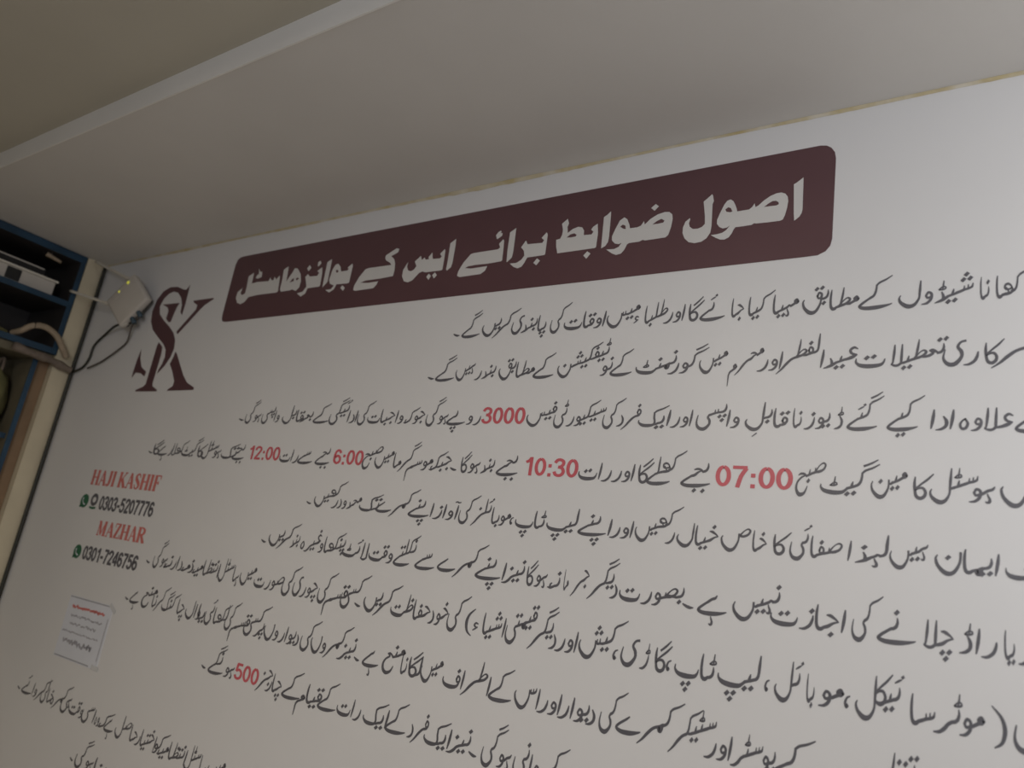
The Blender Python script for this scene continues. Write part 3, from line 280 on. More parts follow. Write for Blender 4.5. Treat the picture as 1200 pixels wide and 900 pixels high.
g('hamza.S', [[(0,5.4,1.0),(-2,5.8,1.5),(-3.2,4.2,1.5),(-1.6,3,1.4)], [(-.4,3.2,1.1),(-2.4,1.8,1.3),(-4.2,.6,.8)]])
g('dash.S', [[(0,1.0,.9),(-2.4,.9,2.2),(-5.2,1.9,1.7),(-6.4,2.6,1.0)]])
g('comma.S', [[(0,6.6,.9),(-2.2,5.6,1.4),(-3.4,3.2,2.0),(-2.6,1.4,2.4),(-1.6,2.0,2.0)]])
g('par.S', [[(-7.6,15,.8),(-2.6,10.5,1.9),(-.8,5,2.6),(-2.4,-.6,1.9),(-6.4,-3.4,.8)]])
g('pal.S', [[(0,15,.8),(-4.6,10.5,1.9),(-6.2,5,2.6),(-4.8,-.6,1.9),(-1.0,-3.4,.8)]])
LET = {  # letter: (shape when joined onwards, shape at the end, marks, joins onwards)
 'ا':('alif','alif','',0),'آ':('alif','alif','M',0),'ب':('beh','beh','d1',1),'پ':('beh','beh','d3',1),'ت':('beh','beh','u2',1),'ٹ':('beh','beh','T',1),
 'ن':('beh','noon','u1',1),'ں':('beh','noon','',1),'ی':('beh','yeh','y',1),'ئ':('beh','yeh','H',1),'ے':('ye','ye','',0),'س':('seen','seen','',1),'ش':('seen','seen','u3',1),
 'ج':('jeem','jeem','d1',1),'چ':('jeem','jeem','d3',1),'ح':('jeem','jeem','',1),'خ':('jeem','jeem','u1',1),'د':('dal','dal','',0),'ڈ':('dal','dal','T',0),'ذ':('dal','dal','u1',0),
 'ر':('reh','reh','',0),'ز':('reh','reh','u1',0),'ڑ':('reh','reh','T',0),'ص':('sad','sad','',1),'ض':('sad','sad','u1',1),'ط':('tah','tah','',1),'ظ':('tah','tah','u1',1),
 'ع':('ain','ain','',1),'غ':('ain','ain','u1',1),'ف':('feh','feh','u1',1),'ق':('feh','qaf','u2',1),'ک':('kaf','kaf','',1),'گ':('kaf','kaf','G',1),'ل':('lam','lam','',1),
 'م':('meem','meem','',1),'و':('waw','waw','',0),'ہ':('heh','heh','',1),'ھ':('hdo','hdo','',1),'ء':('hamza','hamza','',0),'۔':('dash','dash','',0),'،':('comma','comma','',0),
 '(':('pal','pal','',0),')':('par','par','',0),'_ka':('ka','ka','',0),'_ga':('ka','ka','G',0),'_la':('la','la','',0),'_kl':('kl','kl','',0)}
def dot(x, y): return [(x+1.9,y+.4),(x+.25,y+1.75),(x-1.9,y-.4),(x-.25,y-1.75)]
def shape_word(text):
    """-> (pen strokes, dot polygons, left x) with the right edge at 0 and the baseline at y = 0"""
    toks = []
    i = 0
    while i < len(text):
        two = text[i:i+2]
        if two == 'کا': toks.append('_ka'); i += 2
        elif two == 'گا': toks.append('_ga'); i += 2
        elif two == 'کل' and i + 2 == len(text): toks.append('_kl'); i += 2
        elif two == 'لا': toks.append('_la'); i += 2
        elif text[i] == 'ِ': toks[-1] = toks[-1] + 'ِ'; i += 1
        else: toks.append(text[i]); i += 1
    groups = [[]]
    for t in toks:
        groups[-1].append(t)
        if not LET[t[0] if t[0] != '_' else t][3]: groups.append([])
    groups = [q for q in groups if q]
    TAIL = 'ے'
    allS, allD = [], []
    prev = None
    for q in groups:
        x = y = 0.0; st = []; dt = []; last = None; low = []; lows = []
        for k, t in enumerate(q):
            zer = t.endswith('ِ'); t = t.rstrip('ِ')
            a, b, mk, _ = LET[t]
            first = k == 0; end = k == len(q) - 1
            form = 'S' if first and end else 'I' if first else 'F' if end else 'M'
            nm = (b if form in 'FS' else a)
            if nm == 'reh' and form == 'F' and a == 'reh' and last == 'beh': form = 'H'
            strokes, ex, base, up, dn = G[nm + '.' + form]
            st += [[(px + x, py + y, w_) for px, py, w_ in s] for s in strokes]
            if nm == 'heh' and form in 'IM': lows.append(len(st) - 1)
            nd = len(dt)
            ux, uy, dx, dy = up[0] + x, up[1] + y, dn[0] + x, dn[1] + y
            if mk == 'y': mk = 'd2' if form in 'IM' else ''
            if mk and mk[0] in 'ud':
                cx, cy, s_ = (ux, uy, 1) if mk[0] == 'u' else (dx, dy, -1)
                n_ = mk[1]
                if n_ == '1': dt.append(dot(cx, cy))
                else:
                    dt += [dot(cx + 2.0, cy + .35), dot(cx - 2.0, cy - .35)]
                    if n_ == '3': dt.append(dot(cx, cy + 3.2 * s_))
            elif mk == 'T': st += [[(px + ux, py + uy - 1.4, w_) for px, py, w_ in s] for s in TAHM]
            elif mk == 'H': st += [[(px + ux, py + uy, w_) for px, py, w_ in s] for s in HAMZ]
            elif mk == 'M': st += [[(ux+2.4,uy+.6,.9),(ux+.6,uy+.2,1.4),(ux-1,uy+.8,1.4),(ux-2.6,uy+.2,1.0)]]
            elif mk == 'G':
                f_ = [s for s in strokes if len(s) == 4 and s[0][2] < 1.2 or s is strokes[-1]]
                fl = sorted(f_[0], key=lambda p: -p[0])[:3] if nm == 'kaf' else sorted(strokes[-1], key=lambda p: -p[0])[:3]
                st.append([(px + x - 1.0, py + y + 2.9, w_) for px, py, w_ in fl])
            if mk and mk[0] == 'd': low += list(range(nd, len(dt)))
            if zer: st.append([(x - 6.5, y + base - 5.0, 1.1), (x - 9.5, y + base - 7.4, .8)])
            last = a
            if not end: x += ex[0]; y += ex[1]
            else: yb = y + base
        st = [[(px, py - yb, w_) for px, py, w_ in s] for s in st]
        dt = [[(px, py - yb) for px, py in d] for d in dt]
        if q[-1] == TAIL and len(q) > 1:
            if low:
                top = max(py for i in low for _, py in dt[i]); 
                for i in low: dt[i] = [(px, py - top - 2.4) for px, py in dt[i]]
                if len(low) == 2 and len(q) == 3 and q[1] == 'ج':      # two single dots stand side by side
                    for i, cx in zip(low, (st[-1][-1][0] - 5.0, st[-1][-1][0] - 11.5)):
                        mx = sum(p[0] for p in dt[i]) / 4; my = sum(p[1] for p in dt[i]) / 4
                        dt[i] = [(px - mx + cx, py - my - 4.2) for px, py in dt[i]]
            for i in lows:
                top = max(py for _, py, _ in st[i]); st[i] = [(px, py - top - 2.6, w_) for px, py, w_ in st[i]]
        # optical spacing against what stands to the right
        pts = [(px, py, w_ / 2) for s in st for px, py, w_ in catmull(s, 5)]
        if prev is None: sh = -max(px + r_ for px, py, r_ in pts)
        else:
            sh = 1e9
            for px, py, r_ in pts:
                for qx, qy, qr in prev:
                    if abs(py - qy) < 2.6: sh = min(sh, qx - qr - px - r_ - 1.5)
            hi = min(qx for qx, _, _ in prev) - max(px for px, _, _ in pts) + 7.5
            lo = min(qx for qx, _, _ in prev) - max(px for px, _, _ in pts) - 2.0
            sh = max(min(sh, hi), lo)
        st = [[(px + sh, py, w_) for px, py, w_ in s] for s in st]
        dt = [[(px + sh, py) for px, py in d] for d in dt]
        allS += st; allD += dt
        prev = (prev or [])[-60:] + [(px + sh, py, r_) for px, py, r_ in pts]
    xs = [(px - w_ / 2, px + w_ / 2) for s in allS for px, _, w_ in s]
    lo, hi = min(a for a, _ in xs), max(b for _, b in xs)
    allS = [[(px - hi, py, w_) for px, py, w_ in s] for s in allS]
    allD = [[(px - hi, py) for px, py in d] for d in allD]
    return allS, allD, lo - hi
PEN_W = 0.92
def pen(bm, stroke, fx, y, n=7, cap=True):
    """sweep a round pen along a stroke; fx maps pen units to wall (x, z)"""
    p = catmull(stroke, n)
    L, R = [], []
    for i in range(len(p)):
        a = p[max(i-1, 0)]; b = p[min(i+1, len(p)-1)]
        tx, ty = b[0]-a[0], b[1]-a[1]; l = math.hypot(tx, ty) or 1.0; tx /= l; ty /= l
        w_ = p[i][2] / 2 * (PEN_W if cap else 1.0); e = 0.0
        if cap and i == 0: e = -w_ * .6
        if cap and i == len(p)-1: e = w_ * .6
        for side, lst in ((1, L), (-1, R)):
            X, Z = fx(p[i][0] + tx*e - ty*w_*side, p[i][1] + ty*e + tx*w_*side)
            lst.append(bm.verts.new((X, y, Z)))
    for i in range(len(p)-1): bm.faces.new((L[i], L[i+1], R[i+1], R[i]))

# ------------------------------------------------------------------ latin letters and figures (unit height)
def ell(cx, cy, rx, ry, w_, n=16): return [(cx + rx*math.sin(2*math.pi*k/n), cy + ry*math.cos(2*math.pi*k/n), w_) for k in range(n+1)]
T_ = .152
def q(*pts): return [(x, y, T_) for x, y in pts]
FIG = {'0': (.58, [ell(.29,.5,.195,.41,T_)]), '1': (.52, [q((.10,.72),(.24,.80),(.34,.96)), q((.35,1),(.35,0))]),
 '2': (.58, [q((.08,.68),(.13,.85),(.29,.92),(.46,.84),(.47,.68),(.32,.42),(.12,.12)), q((.04,.085),(.53,.085))]),
 '3': (.58, [q((.07,.74),(.15,.88),(.28,.92),(.43,.84),(.44,.67),(.34,.55),(.22,.53)), q((.22,.53),(.40,.48),(.48,.30),(.42,.14),(.28,.08),(.13,.13),(.06,.28))]),
 '4': (.58, [q((.42,1),(.42,0)), q((.41,.95),(.06,.32)), q((.02,.28),(.56,.28))]),
 '5': (.58, [q((.50,.915),(.13,.915)), q((.16,.96),(.10,.48)), q((.10,.50),(.27,.60),(.44,.51),(.49,.33),(.42,.15),(.27,.08),(.12,.13),(.06,.27))]),
 '6': (.58, [q((.48,.74),(.41,.87),(.29,.92),(.15,.82),(.09,.50),(.12,.22),(.29,.08),(.45,.17),(.49,.33),(.42,.50),(.28,.56),(.13,.44))]),
 '7': (.58, [q((.03,.915),(.53,.915)), q((.50,.88),(.33,.52),(.22,0))]),
 ':': (.32, [q((.16,.0),(.16,.18)), q((.16,.48),(.16,.66))]), '-': (.40, [q((.04,.40),(.36,.40))]), ' ': (.3, [])}
k_, h_ = .20, .065
def sf(x, y, r=.15): return [(x-r, y, h_), (x+r, y, h_)]
SER = {'H': (.86, [[(.18,0,k_),(.18,1,k_)],[(.68,0,k_),(.68,1,k_)],[(.18,.51,h_),(.68,.51,h_)],sf(.18,.03),sf(.18,.97),sf(.68,.03),sf(.68,.97)]),
 'A': (.82, [[(.12,0,h_),(.40,1,h_)],[(.40,.97,k_*.8),(.68,0,k_)],[(.2,.33,h_),(.58,.33,h_)],sf(.12,.03,.11),sf(.68,.03,.14)]),
 'J': (.56, [[(.36,1,k_),(.36,.3,k_),(.30,.08,.12),(.16,.03,.1),(.10,.14,.16)],sf(.36,.97)]),
 'I': (.42, [[(.21,0,k_),(.21,1,k_)],sf(.21,.03),sf(.21,.97)]), ' ': (.30, []),
 'K': (.86, [[(.18,0,k_),(.18,1,k_)],[(.72,.97,h_),(.26,.44,h_)],[(.38,.56,k_),(.72,0,k_)],sf(.18,.03),sf(.18,.97),sf(.70,.97,.13),sf(.72,.03,.13)]),
 'S': (.62, [[(.50,.74,.07),(.46,.9,.08),(.30,.96,.09),(.14,.84,.15),(.16,.64,.19),(.40,.42,.20),(.50,.24,.17),(.40,.06,.11),(.26,.03,.08),(.14,.1,.08),(.09,.28,.07)]]),
 'F': (.70, [[(.18,0,k_),(.18,1,k_)],[(.18,.965,h_),(.62,.965,h_)],[(.61,.99,h_),(.61,.74,h_*.8)],[(.18,.52,h_),(.46,.52,h_)],[(.46,.64,h_),(.46,.40,h_)],sf(.18,.03)]),
 'M': (1.0, [[(.16,0,h_),(.16,1,h_)],[(.20,.97,k_),(.46,.06,k_*.7)],[(.46,.04,h_),(.76,.97,h_)],[(.80,0,k_),(.80,1,k_)],sf(.16,.03,.11),sf(.16,.97,.1),sf(.80,.03),sf(.82,.97,.12)]),
 'Z': (.70, [[(.08,.965,h_),(.62,.965,h_)],[(.54,.95,k_*.9),(.14,.05,k_*.9)],[(.08,.035,h_),(.64,.035,h_)],[(.10,.99,h_),(.09,.72,h_*.8)],[(.63,.01,h_),(.64,.28,h_*.8)]]),
 'R': (.82, [[(.18,0,k_),(.18,1,k_)],[(.18,.965,h_),(.42,.965,.08),(.60,.86,.15),(.62,.70,.18),(.50,.54,.12),(.18,.50,h_)],[(.40,.50,k_*.8),(.70,.03,k_)],sf(.18,.03),sf(.12,.97,.1),sf(.74,.03,.1)])}
def latin(bm, text, table, x0, x1, z0, h, y, n=4, bold=1.0):
    tot = sum(table[c][0] for c in text); x = 0.0; sx = (x1 - x0) / tot; k = 0
    for c in text:
        for s in table[c][1]:
            k += 1
            s = [(a, b, c_*bold) for a, b, c_ in s]
            pen(bm, s, lambda a, b: (x0 + (x + a)*sx, z0 + b*h), y - 2e-5*(k % 9), n, cap=False)
        x += table[c][0]
    return bm

# ------------------------------------------------------------------ the room
def wall_box(name, a, b, material, **kw):
    bm = bmesh.new(); box(bm, a, b); o = from_bm(name, bm, material); return tag(o, kind='structure', **kw)
wall_box('wall_back', (-4.6, WALL_Y, 0), (2.6, WALL_Y + .15, 3.2), M['wall'])
wall_box('floor', (-4.6, -3.0, -.1), (2.6, WALL_Y, 0), M['floor'])
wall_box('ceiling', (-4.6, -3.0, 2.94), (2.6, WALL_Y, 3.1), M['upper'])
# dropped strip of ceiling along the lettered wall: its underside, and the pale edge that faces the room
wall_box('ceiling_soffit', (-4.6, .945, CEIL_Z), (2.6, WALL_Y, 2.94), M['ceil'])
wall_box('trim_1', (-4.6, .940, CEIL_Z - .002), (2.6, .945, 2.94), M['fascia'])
# left wall: cream pier next to the corner, the wall below the cupboards and the back of the recess
wall_box('wall_left', (-4.45, -3.0, 0), (-4.30, WALL_Y, CEIL_Z), M['cream'])
wall_box('trim_2', (-4.30, 1.602, 0), (LEFT_X, WALL_Y, CEIL_Z), M['cream'])
# dried glue where the wall sheet meets the ceiling, thick in places
random.seed(5)
bm = bmesh.new(); rows = []
N = 360
for i in range(N + 1):
    x = -3.88 + (2.5 + 3.88) * i / N
    t = .5 + .5*math.sin(x*5.1 + 1.3*math.sin(x*2.3)) * math.sin(x*1.7 + .4)
    hgt = .003 + .011 * max(0, t)**2 * (0.55 + .45*random.random()) * (1.0 if x > -1.6 else .45)
    dep = .004 + .6*hgt
    rows.append([bm.verts.new(v) for v in ((x, WALL_Y - .0005, CEIL_Z - hgt - .002), (x, WALL_Y - dep*.6, CEIL_Z - hgt*.6), (x, WALL_Y - dep, CEIL_Z - .0005))])
for a, b in zip(rows, rows[1:]):
    for k in range(2): bm.faces.new((a[k], b[k], b[k+1], a[k+1]))
tag(from_bm('trim_3', bm, M['glue'], smooth=True), kind='structure')

# ------------------------------------------------------------------ title banner
bm = bmesh.new()
flat_rings(bm, [BANNER], WALL_Y - .0006)
ban = printed('title_banner', bm, M['maroon'])
tag(ban, 'maroon banner with rounded corners and white Urdu heading on the white wall', 'banner')
for polys in TITLE:
    bm = bmesh.new()
    for k, rings in enumerate(polys): flat_rings(bm, rings, WALL_Y - .0012 - 2e-5*k)
    printed('heading_word', bm, M['white'], ban)['label'] = 'white heading lettering'
# ------------------------------------------------------------------ monogram
zs = [z for r in LOGO for ring in r for x, z in ring]; xs = [x for r in LOGO for ring in r for x, z in ring]
em = empty('monogram_emblem', ((min(xs)+max(xs))/2, WALL_Y, min(zs)), 'maroon interlaced S and K monogram left of the banner', 'emblem')
for nm, rr in zip(('letter_s', 'letter_k'), LOGO):
    bm = bmesh.new()
    for k, ring in enumerate(rr): flat_rings(bm, [ring], WALL_Y - .0007 - 2e-5*k)
    printed(nm, bm, M['maroon'], em)

# ------------------------------------------------------------------ the rules
UNIT = 0.00335
LABELS = [
 'topmost line of black Urdu text, just under the maroon banner',
 'second line of black Urdu text below the banner',
 'third line of black Urdu text, with 3000 in red',
 'fourth Urdu line, with the red times 07:00, 10:30, 6:00 and 12:00',
 'fifth line of black Urdu text, directly below the line of red times',
 'sixth line of black Urdu text, two below the line of red times',
 'Urdu line with words in brackets, its left end beside the lower phone number',
 'Urdu line just below the bracketed one, its left end right of the paper notice',
 'short Urdu line near the bottom with 500 in red',
 'Urdu line at the lower left edge, below the paper notice',
 'lowest scrap of Urdu text at the bottom left, cut by the photo edge']
for (z0, ks, words), lab in zip(LINES, LABELS):
    xa, xb = min(w_[2] for w_ in words), max(w_[1] for w_ in words)
    root = empty('rule_line', ((xa + xb)/2, WALL_Y, z0), lab, 'text line', 'lines of house rules on the wall')
    U = UNIT * ks
    for text, xr, xl in words:
        bm = bmesh.new()
        if text[0].isdigit():
            latin(bm, text, FIG, xl, xr, z0 - .001, .0515 if len(text) < 5 or ks else .0515, WALL_Y - .0008)
            printed('red_figures', bm, M['red'], root)['label'] = 'red figures ' + text
            continue
        st, dt, lo = shape_word(text)
        k = (xr - xl) / (-lo)
        lift = .024 if text == 'تنظیم' else 0.0        # a tall word: its letters climb well above the line
        fx = lambda a, b: (xr + a*k, z0 + lift + b*U)
        for i, s in enumerate(st): pen(bm, s, fx, WALL_Y - .0007 - 1.5e-5*(i % 24))
        for i, d in enumerate(dt): flat_rings(bm, [[fx(*p) for p in d]], WALL_Y - .0011 - 1.5e-5*(i % 8))
        printed('word' if text not in '۔،()' else 'punctuation_mark', bm, M['ink'], root)

# ------------------------------------------------------------------ contacts
YC = WALL_Y - .0008
def letters(text, table, x0, x1, z0, h, part, material, r):
    tot = sum(table[c][0] for c in text); x = x0
    for c in text:
        dx = table[c][0] / tot * (x1 - x0)
        if table[c][1]:
            bm = bmesh.new(); latin(bm, c, table, x, x + dx, z0, h, YC, bold=1.22); printed('dash' if c == '-' else part, bm, material, r)
        x += dx
def contact_name(text, x0, x1, z0, z1, label):
    r = empty('contact_name', ((x0+x1)/2, WALL_Y, z0), label, 'lettering', 'red contact names')
    letters(text, SER, x0, x1, z0, z1 - z0, 'letter', M['pale_red'], r)
contact_name('HAJI KASHIF', -3.405, -2.862, 1.748, 1.813, 'red serif capitals, the upper of two names below the monogram')
contact_name('MAZHAR', -3.236, -2.866, 1.541, 1.601, 'red serif capitals, the lower name between two phone numbers')
def handset(bm, cx, cz, s, y):
    pen(bm, [(-.38,.34,.24),(-.40,.02,.16),(-.1,-.32,.16),(.30,-.42,.24)], lambda a, b: (cx + a*s, cz + b*s), y, 6)
def number(text, x0, x1, z0, z1, label, icons):
    r = empty('phone_number', ((x0+x1)/2, WALL_Y, z0), label, 'lettering', 'black phone numbers')
    letters(text, FIG, x0, x1, z0, z1 - z0, 'figure', M['ink'], r)
    for kind, cx, cz, rx, rz in icons:
        bm = bmesh.new()
        if kind == 'green':
            flat_rings(bm, [[(cx + rx*math.cos(a), cz + rz*math.sin(a)) for a in [2*math.pi*i/28 for i in range(28)]]], YC)
            flat_rings(bm, [[(cx - rx*.98, cz - rz*1.02), (cx - rx*.35, cz - rz*.86), (cx - rx*.86, cz - rz*.25)]], YC)
            ic = printed('chat_icon', bm, M['green'], r); ic['label'] = 'round green chat symbol'
            bm = bmesh.new(); handset(bm, cx, cz, rx*1.05, YC - .0005); printed('handset_mark', bm, M['paper'], ic)
        else:
            pen(bm, ell(cx, cz + .006, rx*.72, rz*.66, rx*.5, 20), lambda a, b: (a, b), YC, 2, cap=False)
            ic = printed('phone_icon', bm, M['ink'], r); ic['label'] = 'dark ring phone symbol'
            bm = bmesh.new(); pen(bm, [(cx - rx*.8, cz - rz*.92, .009), (cx, cz - rz*1.0, .011), (cx + rx*.8, cz - rz*.92, .009)], lambda a, b: (a, b), YC, 4); printed('base_mark', bm, M['green'], ic)
number('0303-5207776', -3.280, -2.860, 1.645, 1.705, 'upper black phone number, with a green chat symbol and a phone symbol', [('green', -3.408, 1.674, .033, .030), ('ring', -3.328, 1.678, .030, .030)])
number('0301-7246756', -3.293, -2.868, 1.434, 1.492, 'lower black phone number, with only a green chat symbol', [('green', -3.340, 1.461, .031, .029)])

# ------------------------------------------------------------------ paper notice stuck to the wall
nx0, nx1, nz0, nz1 = -3.283, -2.945, 1.050, 1.288
no = empty('paper_notice', ((nx0+nx1)/2, WALL_Y, nz0), 'small bluish white paper notice with a red heading stuck below the phone numbers', 'notice')
bm = bmesh.new(); box(bm, (nx0, WALL_Y - .0015, nz0), (nx1, WALL_Y - .0003, nz1)); from_bm('sheet', bm, M['paper'], no)
YN = WALL_Y - .0020
bm = bmesh.new()
for a, b in (((nx0+.004, nz1-.004), (nx1-.02, nz1-.004)), ((nx1-.014, nz1-.05), (nx1-.014, nz0+.03)), ((nx0+.004, nz0+.005), (nx1-.06, nz0+.005))):
    pen(bm, [(*a, .0045), (*b, .0045)], lambda p, q_: (p, q_), YN, 2, cap=False)
printed('border_line', bm, M['grey_ink'], no)
def scribble(name, x0, x1, z, amp, wd, material, seed):
    rnd = random.Random(seed); bm = bmesh.new(); x = x0; k = 0
    while x < x1 - .01:
        L = rnd.uniform(.014, .034); L = min(L, x1 - x)
        pts = [(x + L*i/4, z + rnd.uniform(-amp, amp), wd*rnd.uniform(.6, 1.2)) for i in range(5)]
        pen(bm, pts, lambda p, q_: (p, q_), YN - 1e-5*(k % 5), 4); k += 1
        x += L + rnd.uniform(.003, .008)
    printed(name, bm, material, no)
scribble('heading_print', nx0+.04, nx1-.035, 1.249, .0045, .0095, M['pale_red'], 1)
scribble('print_row', nx0+.045, nx1-.05, 1.214, .004, .006, M['grey_ink'], 2)
scribble('print_row', nx0+.055, nx1-.08, 1.184, .004, .006, M['grey_ink'], 3)
scribble('print_row', nx0+.012, nx1-.045, 1.152, .003, .005, M['grey_ink'], 4)
scribble('bold_print_row', nx0+.04, nx1-.075, 1.116, .009, .012, M['grey_ink'], 6)
for cx, cz, a in ((nx1 - .002, nz1 - .008, .5), (nx1 - .012, nz0 + .006, .05)):
    bm = bmesh.new(); mt = Matrix.Translation((cx, WALL_Y - .0022, cz)) @ Matrix.Rotation(a, 4, 'Y')
    box(bm, (-.026, -.0004, -.008), (.026, .0004, .008), mtx=mt); from_bm('tape_strip', bm, M['tape'], no)

# ------------------------------------------------------------------ router hung in the corner
RC = Vector((-3.425, 1.635, 2.600))
rt = empty('wifi_router', RC, 'white router hung tilted on the wall in the corner, with two antennas', 'router')
RM = Matrix.Translation(RC) @ Matrix.Rotation(math.radians(11), 4, 'Z') @ Matrix.Rotation(math.radians(-48), 4, 'Y')
bm = bmesh.new(); box(bm, (-.095, -.018, -.095), (.095, .018, .095), .011, RM); rb = from_bm('body', bm, M['plastic'], rt, True)
bm = bmesh.new(); box(bm, (-.086, .018, -.086), (.086, .028, .086), .004, RM); from_bm('back_plate', bm, M['black'], rt)
bm = bmesh.new(); box(bm, (-.083, -.0190, .052), (.083, -.0178, .0545), .0, RM); from_bm('face_groove', bm, M['plastic'], rt)
for lx, lz, s in ((.050, .074, .0085), (-.012, .074, .006)):
    bm = bmesh.new(); bmesh.ops.create_uvsphere(bm, u_segments=12, v_segments=8, radius=s)
    bmesh.ops.scale(bm, verts=bm.verts, vec=(1, .4, 1)); bmesh.ops.transform(bm, matrix=RM @ Matrix.Translation((lx, -.0185, lz)), verts=bm.verts)
    from_bm('indicator_light', bm, M['led'], rt, True)['label'] = 'yellow green indicator light'
for a, b in (((-.090, 0, .075), (-3.855, 1.554, 2.659)), ((.060, 0, .094), (-3.855, 1.625, 2.850))):
    p0 = RM @ Vector(a); p1 = Vector(b)
    bm = bmesh.new(); d = p1 - p0
    tube(bm, [tuple(p0), tuple(p0 + d*.12), tuple(p0 + d*.13), tuple(p0 + d*.6), tuple(p1)], lambda t: .0095 if t < .26 else .0078 - .0012*t, 12, 4)
    from_bm('antenna', bm, M['rod'], rt, True)
def cable(name, pts, r, material, label, cat='cable', group=None):
    bm = bmesh.new(); tube(bm, pts, r, 10, 10); return tag(from_bm(name, bm, material, None, True), label, cat, group)
yw = WALL_Y - .010
for k, (lx, rr, mt_, path) in enumerate((
    (-.030, .0058, 'cable', [(-3.52, yw-.03, 2.495), (-3.674, yw, 2.466), (-3.745, yw, 2.414), (-3.753, yw, 2.350), (-3.79, yw, 2.305), (-3.862, yw-.004, 2.282)]),
    (.012, .0042, 'greycable', [(-3.40, yw-.02, 2.49), (-3.445, yw, 2.42), (-3.50, yw, 2.382), (-3.58, yw, 2.345), (-3.64, yw, 2.322), (-3.74, yw, 2.298)]))):
    p0 = RM @ Vector((lx, .002, -.095)); p1 = RM @ Vector((lx, .002, -.128))
    bm = bmesh.new(); tube(bm, [tuple(p1)] + path, rr, 8, 8)
    cd = from_bm('cord', bm, M[mt_], rt, True); cd['label'] = ('black cord', 'thin brown cord')[k]
    bm = bmesh.new(); tube(bm, [tuple(p0), tuple((p0+p1)/2), tuple(p1)], .0105, 8, 3); from_bm('plug', bm, M['teal'], cd, True)
cable('corner_gap_line', [(LEFT_X+.014, WALL_Y-.014, 2.845), (LEFT_X+.013, WALL_Y-.013, 2.5), (LEFT_X+.015, WALL_Y-.014, 2.1), (LEFT_X+.013, WALL_Y-.013, 1.5), (LEFT_X+.014, WALL_Y-.014, .9), (LEFT_X+.014, WALL_Y-.014, .02)], .0085, M['cable'], 'thick dark line running straight down the room corner')  # dark tube standing for the dark gap in the wall corner

# ------------------------------------------------------------------ blue edged cupboard under the ceiling
CB = empty('wall_cupboard', (-4.1, 1.1, 2.345), 'open dark cupboard with blue edges high on the left under the ceiling', 'cupboard')
x0, x1, y0, y1 = -4.29, LEFT_X + .004, .55, 1.598
def board(name, a, b, parent, strip, material='board'):
    bm = bmesh.new(); box(bm, a, b, .0015); o = from_bm(name, bm, M[material], parent)
    bm = bmesh.new(); box(bm, *strip, .0012); from_bm('edge_strip', bm, M['blue'], o)['label'] = 'blue edge strip'
    return o
e = .004
for nm, za, zb in (('top_panel', 2.826, 2.862), ('shelf', 2.586, 2.614), ('bottom_panel', 2.340, 2.370)):
    board(nm, (x0, y0, za), (x1 - e, y1 - .024, zb), CB, ((x1 - e, y0, za), (x1, y1 - .024, zb)))
board('side_panel', (x0, y1 - .024, 2.340), (x1 - e, y1, 2.862), CB, ((x1 - e, y1 - .024, 2.340), (x1, y1, 2.862)))
bm = bmesh.new(); box(bm, (x0, y0, 2.370), (x0 + .008, y1 - .024, 2.826)); from_bm('back_panel', bm, M['board'], CB)
# things on its shelves
sw = empty('network_switch', (-3.98, 1.37, 2.614), 'long off-white switch box lying on the middle shelf of the blue cupboard', 'device')
bm = bmesh.new(); box(bm, (-4.14, 1.05, 2.6145), (-3.925, 1.508, 2.688), .006); from_bm('case', bm, M['plastic'], sw)
bm = bmesh.new(); box(bm, (-4.15, 1.04, 2.688), (-3.918, 1.518, 2.698), .003); from_bm('lid', bm, M['rod'], sw)
bm = bmesh.new(); box(bm, (-3.926, 1.288, 2.624), (-3.9215, 1.352, 2.682), .002); f_ = from_bm('port_panel', bm, M['black'], sw)
f_['label'] = 'black port panel'
dv = empty('recorder_box', (-4.08, 1.3, 2.698), 'flat black recorder box lying on top of the white switch', 'device')
bm = bmesh.new(); box(bm, (-4.17, 1.06, 2.6985), (-3.955, 1.46, 2.742), .004); from_bm('case', bm, M['black'], dv)
bm = bmesh.new(); box(bm, (-3.956, 1.07, 2.735), (-3.952, 1.45, 2.741)); from_bm('trim_line', bm, M['plastic'], dv)
bl = empty('ceiling_plug', (-3.93, 1.455, 2.826), 'small beige plug hanging under the top of the blue cupboard', 'plug')
bm = bmesh.new(); tube(bm, [(-3.935, 1.43, 2.812), (-3.93, 1.455, 2.806), (-3.925, 1.50, 2.797)], lambda t: .013 - .006*t, 10, 4); from_bm('body', bm, M['beige'], bl, True)
bm = bmesh.new(); tube(bm, [(-3.93, 1.45, 2.8265), (-3.93, 1.45, 2.808)], .004, 8, 2); from_bm('cord', bm, M['greycable'], bl, True)
coil = []
for i in range(46):
    a = i / 45 * 2*math.pi * 3.2
    coil.append((-4.04 + .075*math.cos(a), 1.24 + .115*math.sin(a), 2.383 + .0011*i + .006*math.sin(a*1.7)))
bm = bmesh.new(); tube(bm, coil, .0095, 8, 3)
tag(from_bm('coiled_cable', bm, M['greycable'], None, True), 'grey cable coiled up on the bottom of the blue cupboard', 'cable')
cable('yellow_cable', [(-3.935, .98, 2.382), (-3.920, 1.10, 2.381), (-3.912, 1.22, 2.384), (-3.912, 1.33, 2.381), (-3.93, 1.375, 2.380)], .0095, M['olive'], 'olive yellow cable along the front of the cupboard bottom')
cable('beige_hose', [(-3.945, 1.405, 2.386), (-3.90, 1.425, 2.405), (-3.872, 1.45, 2.435), (-3.862, 1.50, 2.448), (-3.860, 1.56, 2.425), (-3.860, 1.605, 2.375), (-3.862, 1.635, 2.338)], .0145, M['beige'], 'beige hose arching out of the cupboard over the cream pier', 'hose')
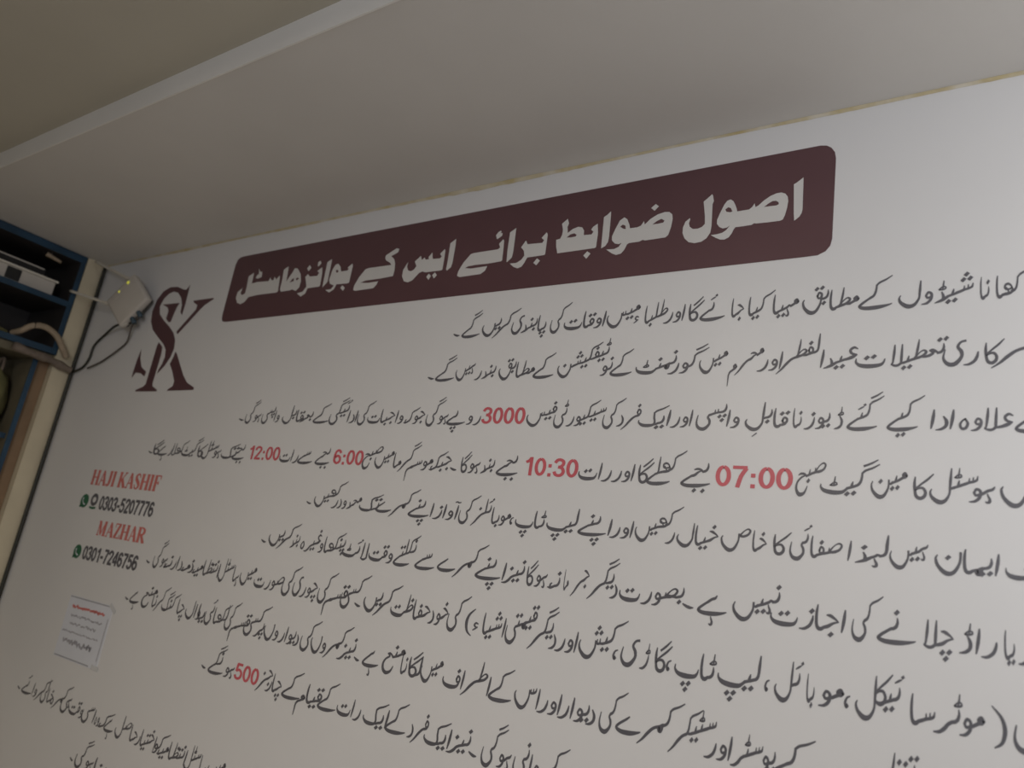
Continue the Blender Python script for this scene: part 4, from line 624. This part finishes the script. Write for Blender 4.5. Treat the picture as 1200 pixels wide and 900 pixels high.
cable('wrapped_bundle', [(-3.866, 1.40, 2.318), (-3.866, 1.48, 2.308), (-3.866, 1.56, 2.306), (-3.866, 1.62, 2.294), (-3.867, 1.672, 2.284)], lambda t: .019 + .003*math.sin(t*19), M['wrap'], 'brown taped cable bundle running below the cupboard to the corner', 'cable bundle')
# ------------------------------------------------------------------ lower cupboard
LB = empty('lower_cupboard', (-4.1, 1.0, .9), 'olive brown recessed cupboard with a blue post below the blue edged one', 'cupboard')
board('side_panel', (x0, 1.518, .90), (x1 - .03, 1.540, 2.30), LB, ((x1 - .03, 1.518, .90), (x1 - .022, 1.540, 2.30)), 'drab')
board('shelf', (x0, y0, 1.90), (x1 - .05, 1.518, 1.925), LB, ((x1 - .05, y0, 1.90), (x1 - .045, 1.518, 1.925)), 'drab')
board('base_panel', (x0, y0, .90), (x1 - .05, 1.518, .925), LB, ((x1 - .05, y0, .90), (x1 - .045, 1.518, .925)), 'drab')
bm = bmesh.new(); box(bm, (x0, 1.540, .90), (x1 - .045, 1.600, 2.338)); from_bm('filler_strip', bm, M['carton'], LB)
bm = bmesh.new(); box(bm, (x0, y0, 2.30), (x1 - .02, 1.598, 2.338)); from_bm('top_panel', bm, M['drab'], LB)
bm = bmesh.new(); box(bm, (x0, y0, .925), (x0 + .008, 1.518, 2.30)); from_bm('back_panel', bm, M['drab'], LB)
def carton(a, b, material, label):
    r = empty('carton', ((a[0]+b[0])/2, (a[1]+b[1])/2, a[2]), label, 'box', 'boxes in the lower cupboard')
    bm = bmesh.new(); box(bm, a, b, .004); from_bm('case', bm, material, r)
    bm = bmesh.new(); box(bm, (b[0] - .002, a[1]+.02, (a[2]+b[2])/2 - .02), (b[0] + .0015, b[1]-.02, (a[2]+b[2])/2 + .02)); from_bm('tape_band', bm, M['tape'], r)
carton((-4.16, 1.12, 1.9255), (-3.945, 1.325, 2.16), M['carton'], 'brown carton on the lower cupboard shelf, left of the olive bag')
carton((-4.14, 1.16, 2.161), (-3.950, 1.315, 2.255), M['plastic'], 'small beige box on top of the brown carton')
bag = empty('cloth_bag', (-4.08, 1.43, 1.9255), 'olive cloth bag beside the blue post in the lower cupboard', 'bag')
bm = bmesh.new(); bmesh.ops.create_uvsphere(bm, u_segments=24, v_segments=16, radius=1.0)
rnd = random.Random(3)
for v in bm.verts:
    n = 1 + .06*math.sin(v.co.x*5 + v.co.z*4) + .05*math.sin(v.co.y*7 - v.co.z*5)
    v.co = Vector((v.co.x*.085*n, v.co.y*.074*n, v.co.z*.158*n + .150)) + Vector((-4.035, 1.428, 1.926))
    v.co.z = max(v.co.z, 1.9262)
from_bm('sack', bm, M['olive'], bag, True)
bm = bmesh.new(); tube(bm, [(-4.06, 1.43, 2.22), (-4.05, 1.435, 2.265), (-4.02, 1.44, 2.27), (-4.00, 1.435, 2.20)], .007, 8, 6); from_bm('handle', bm, M['wrap'], bag, True)
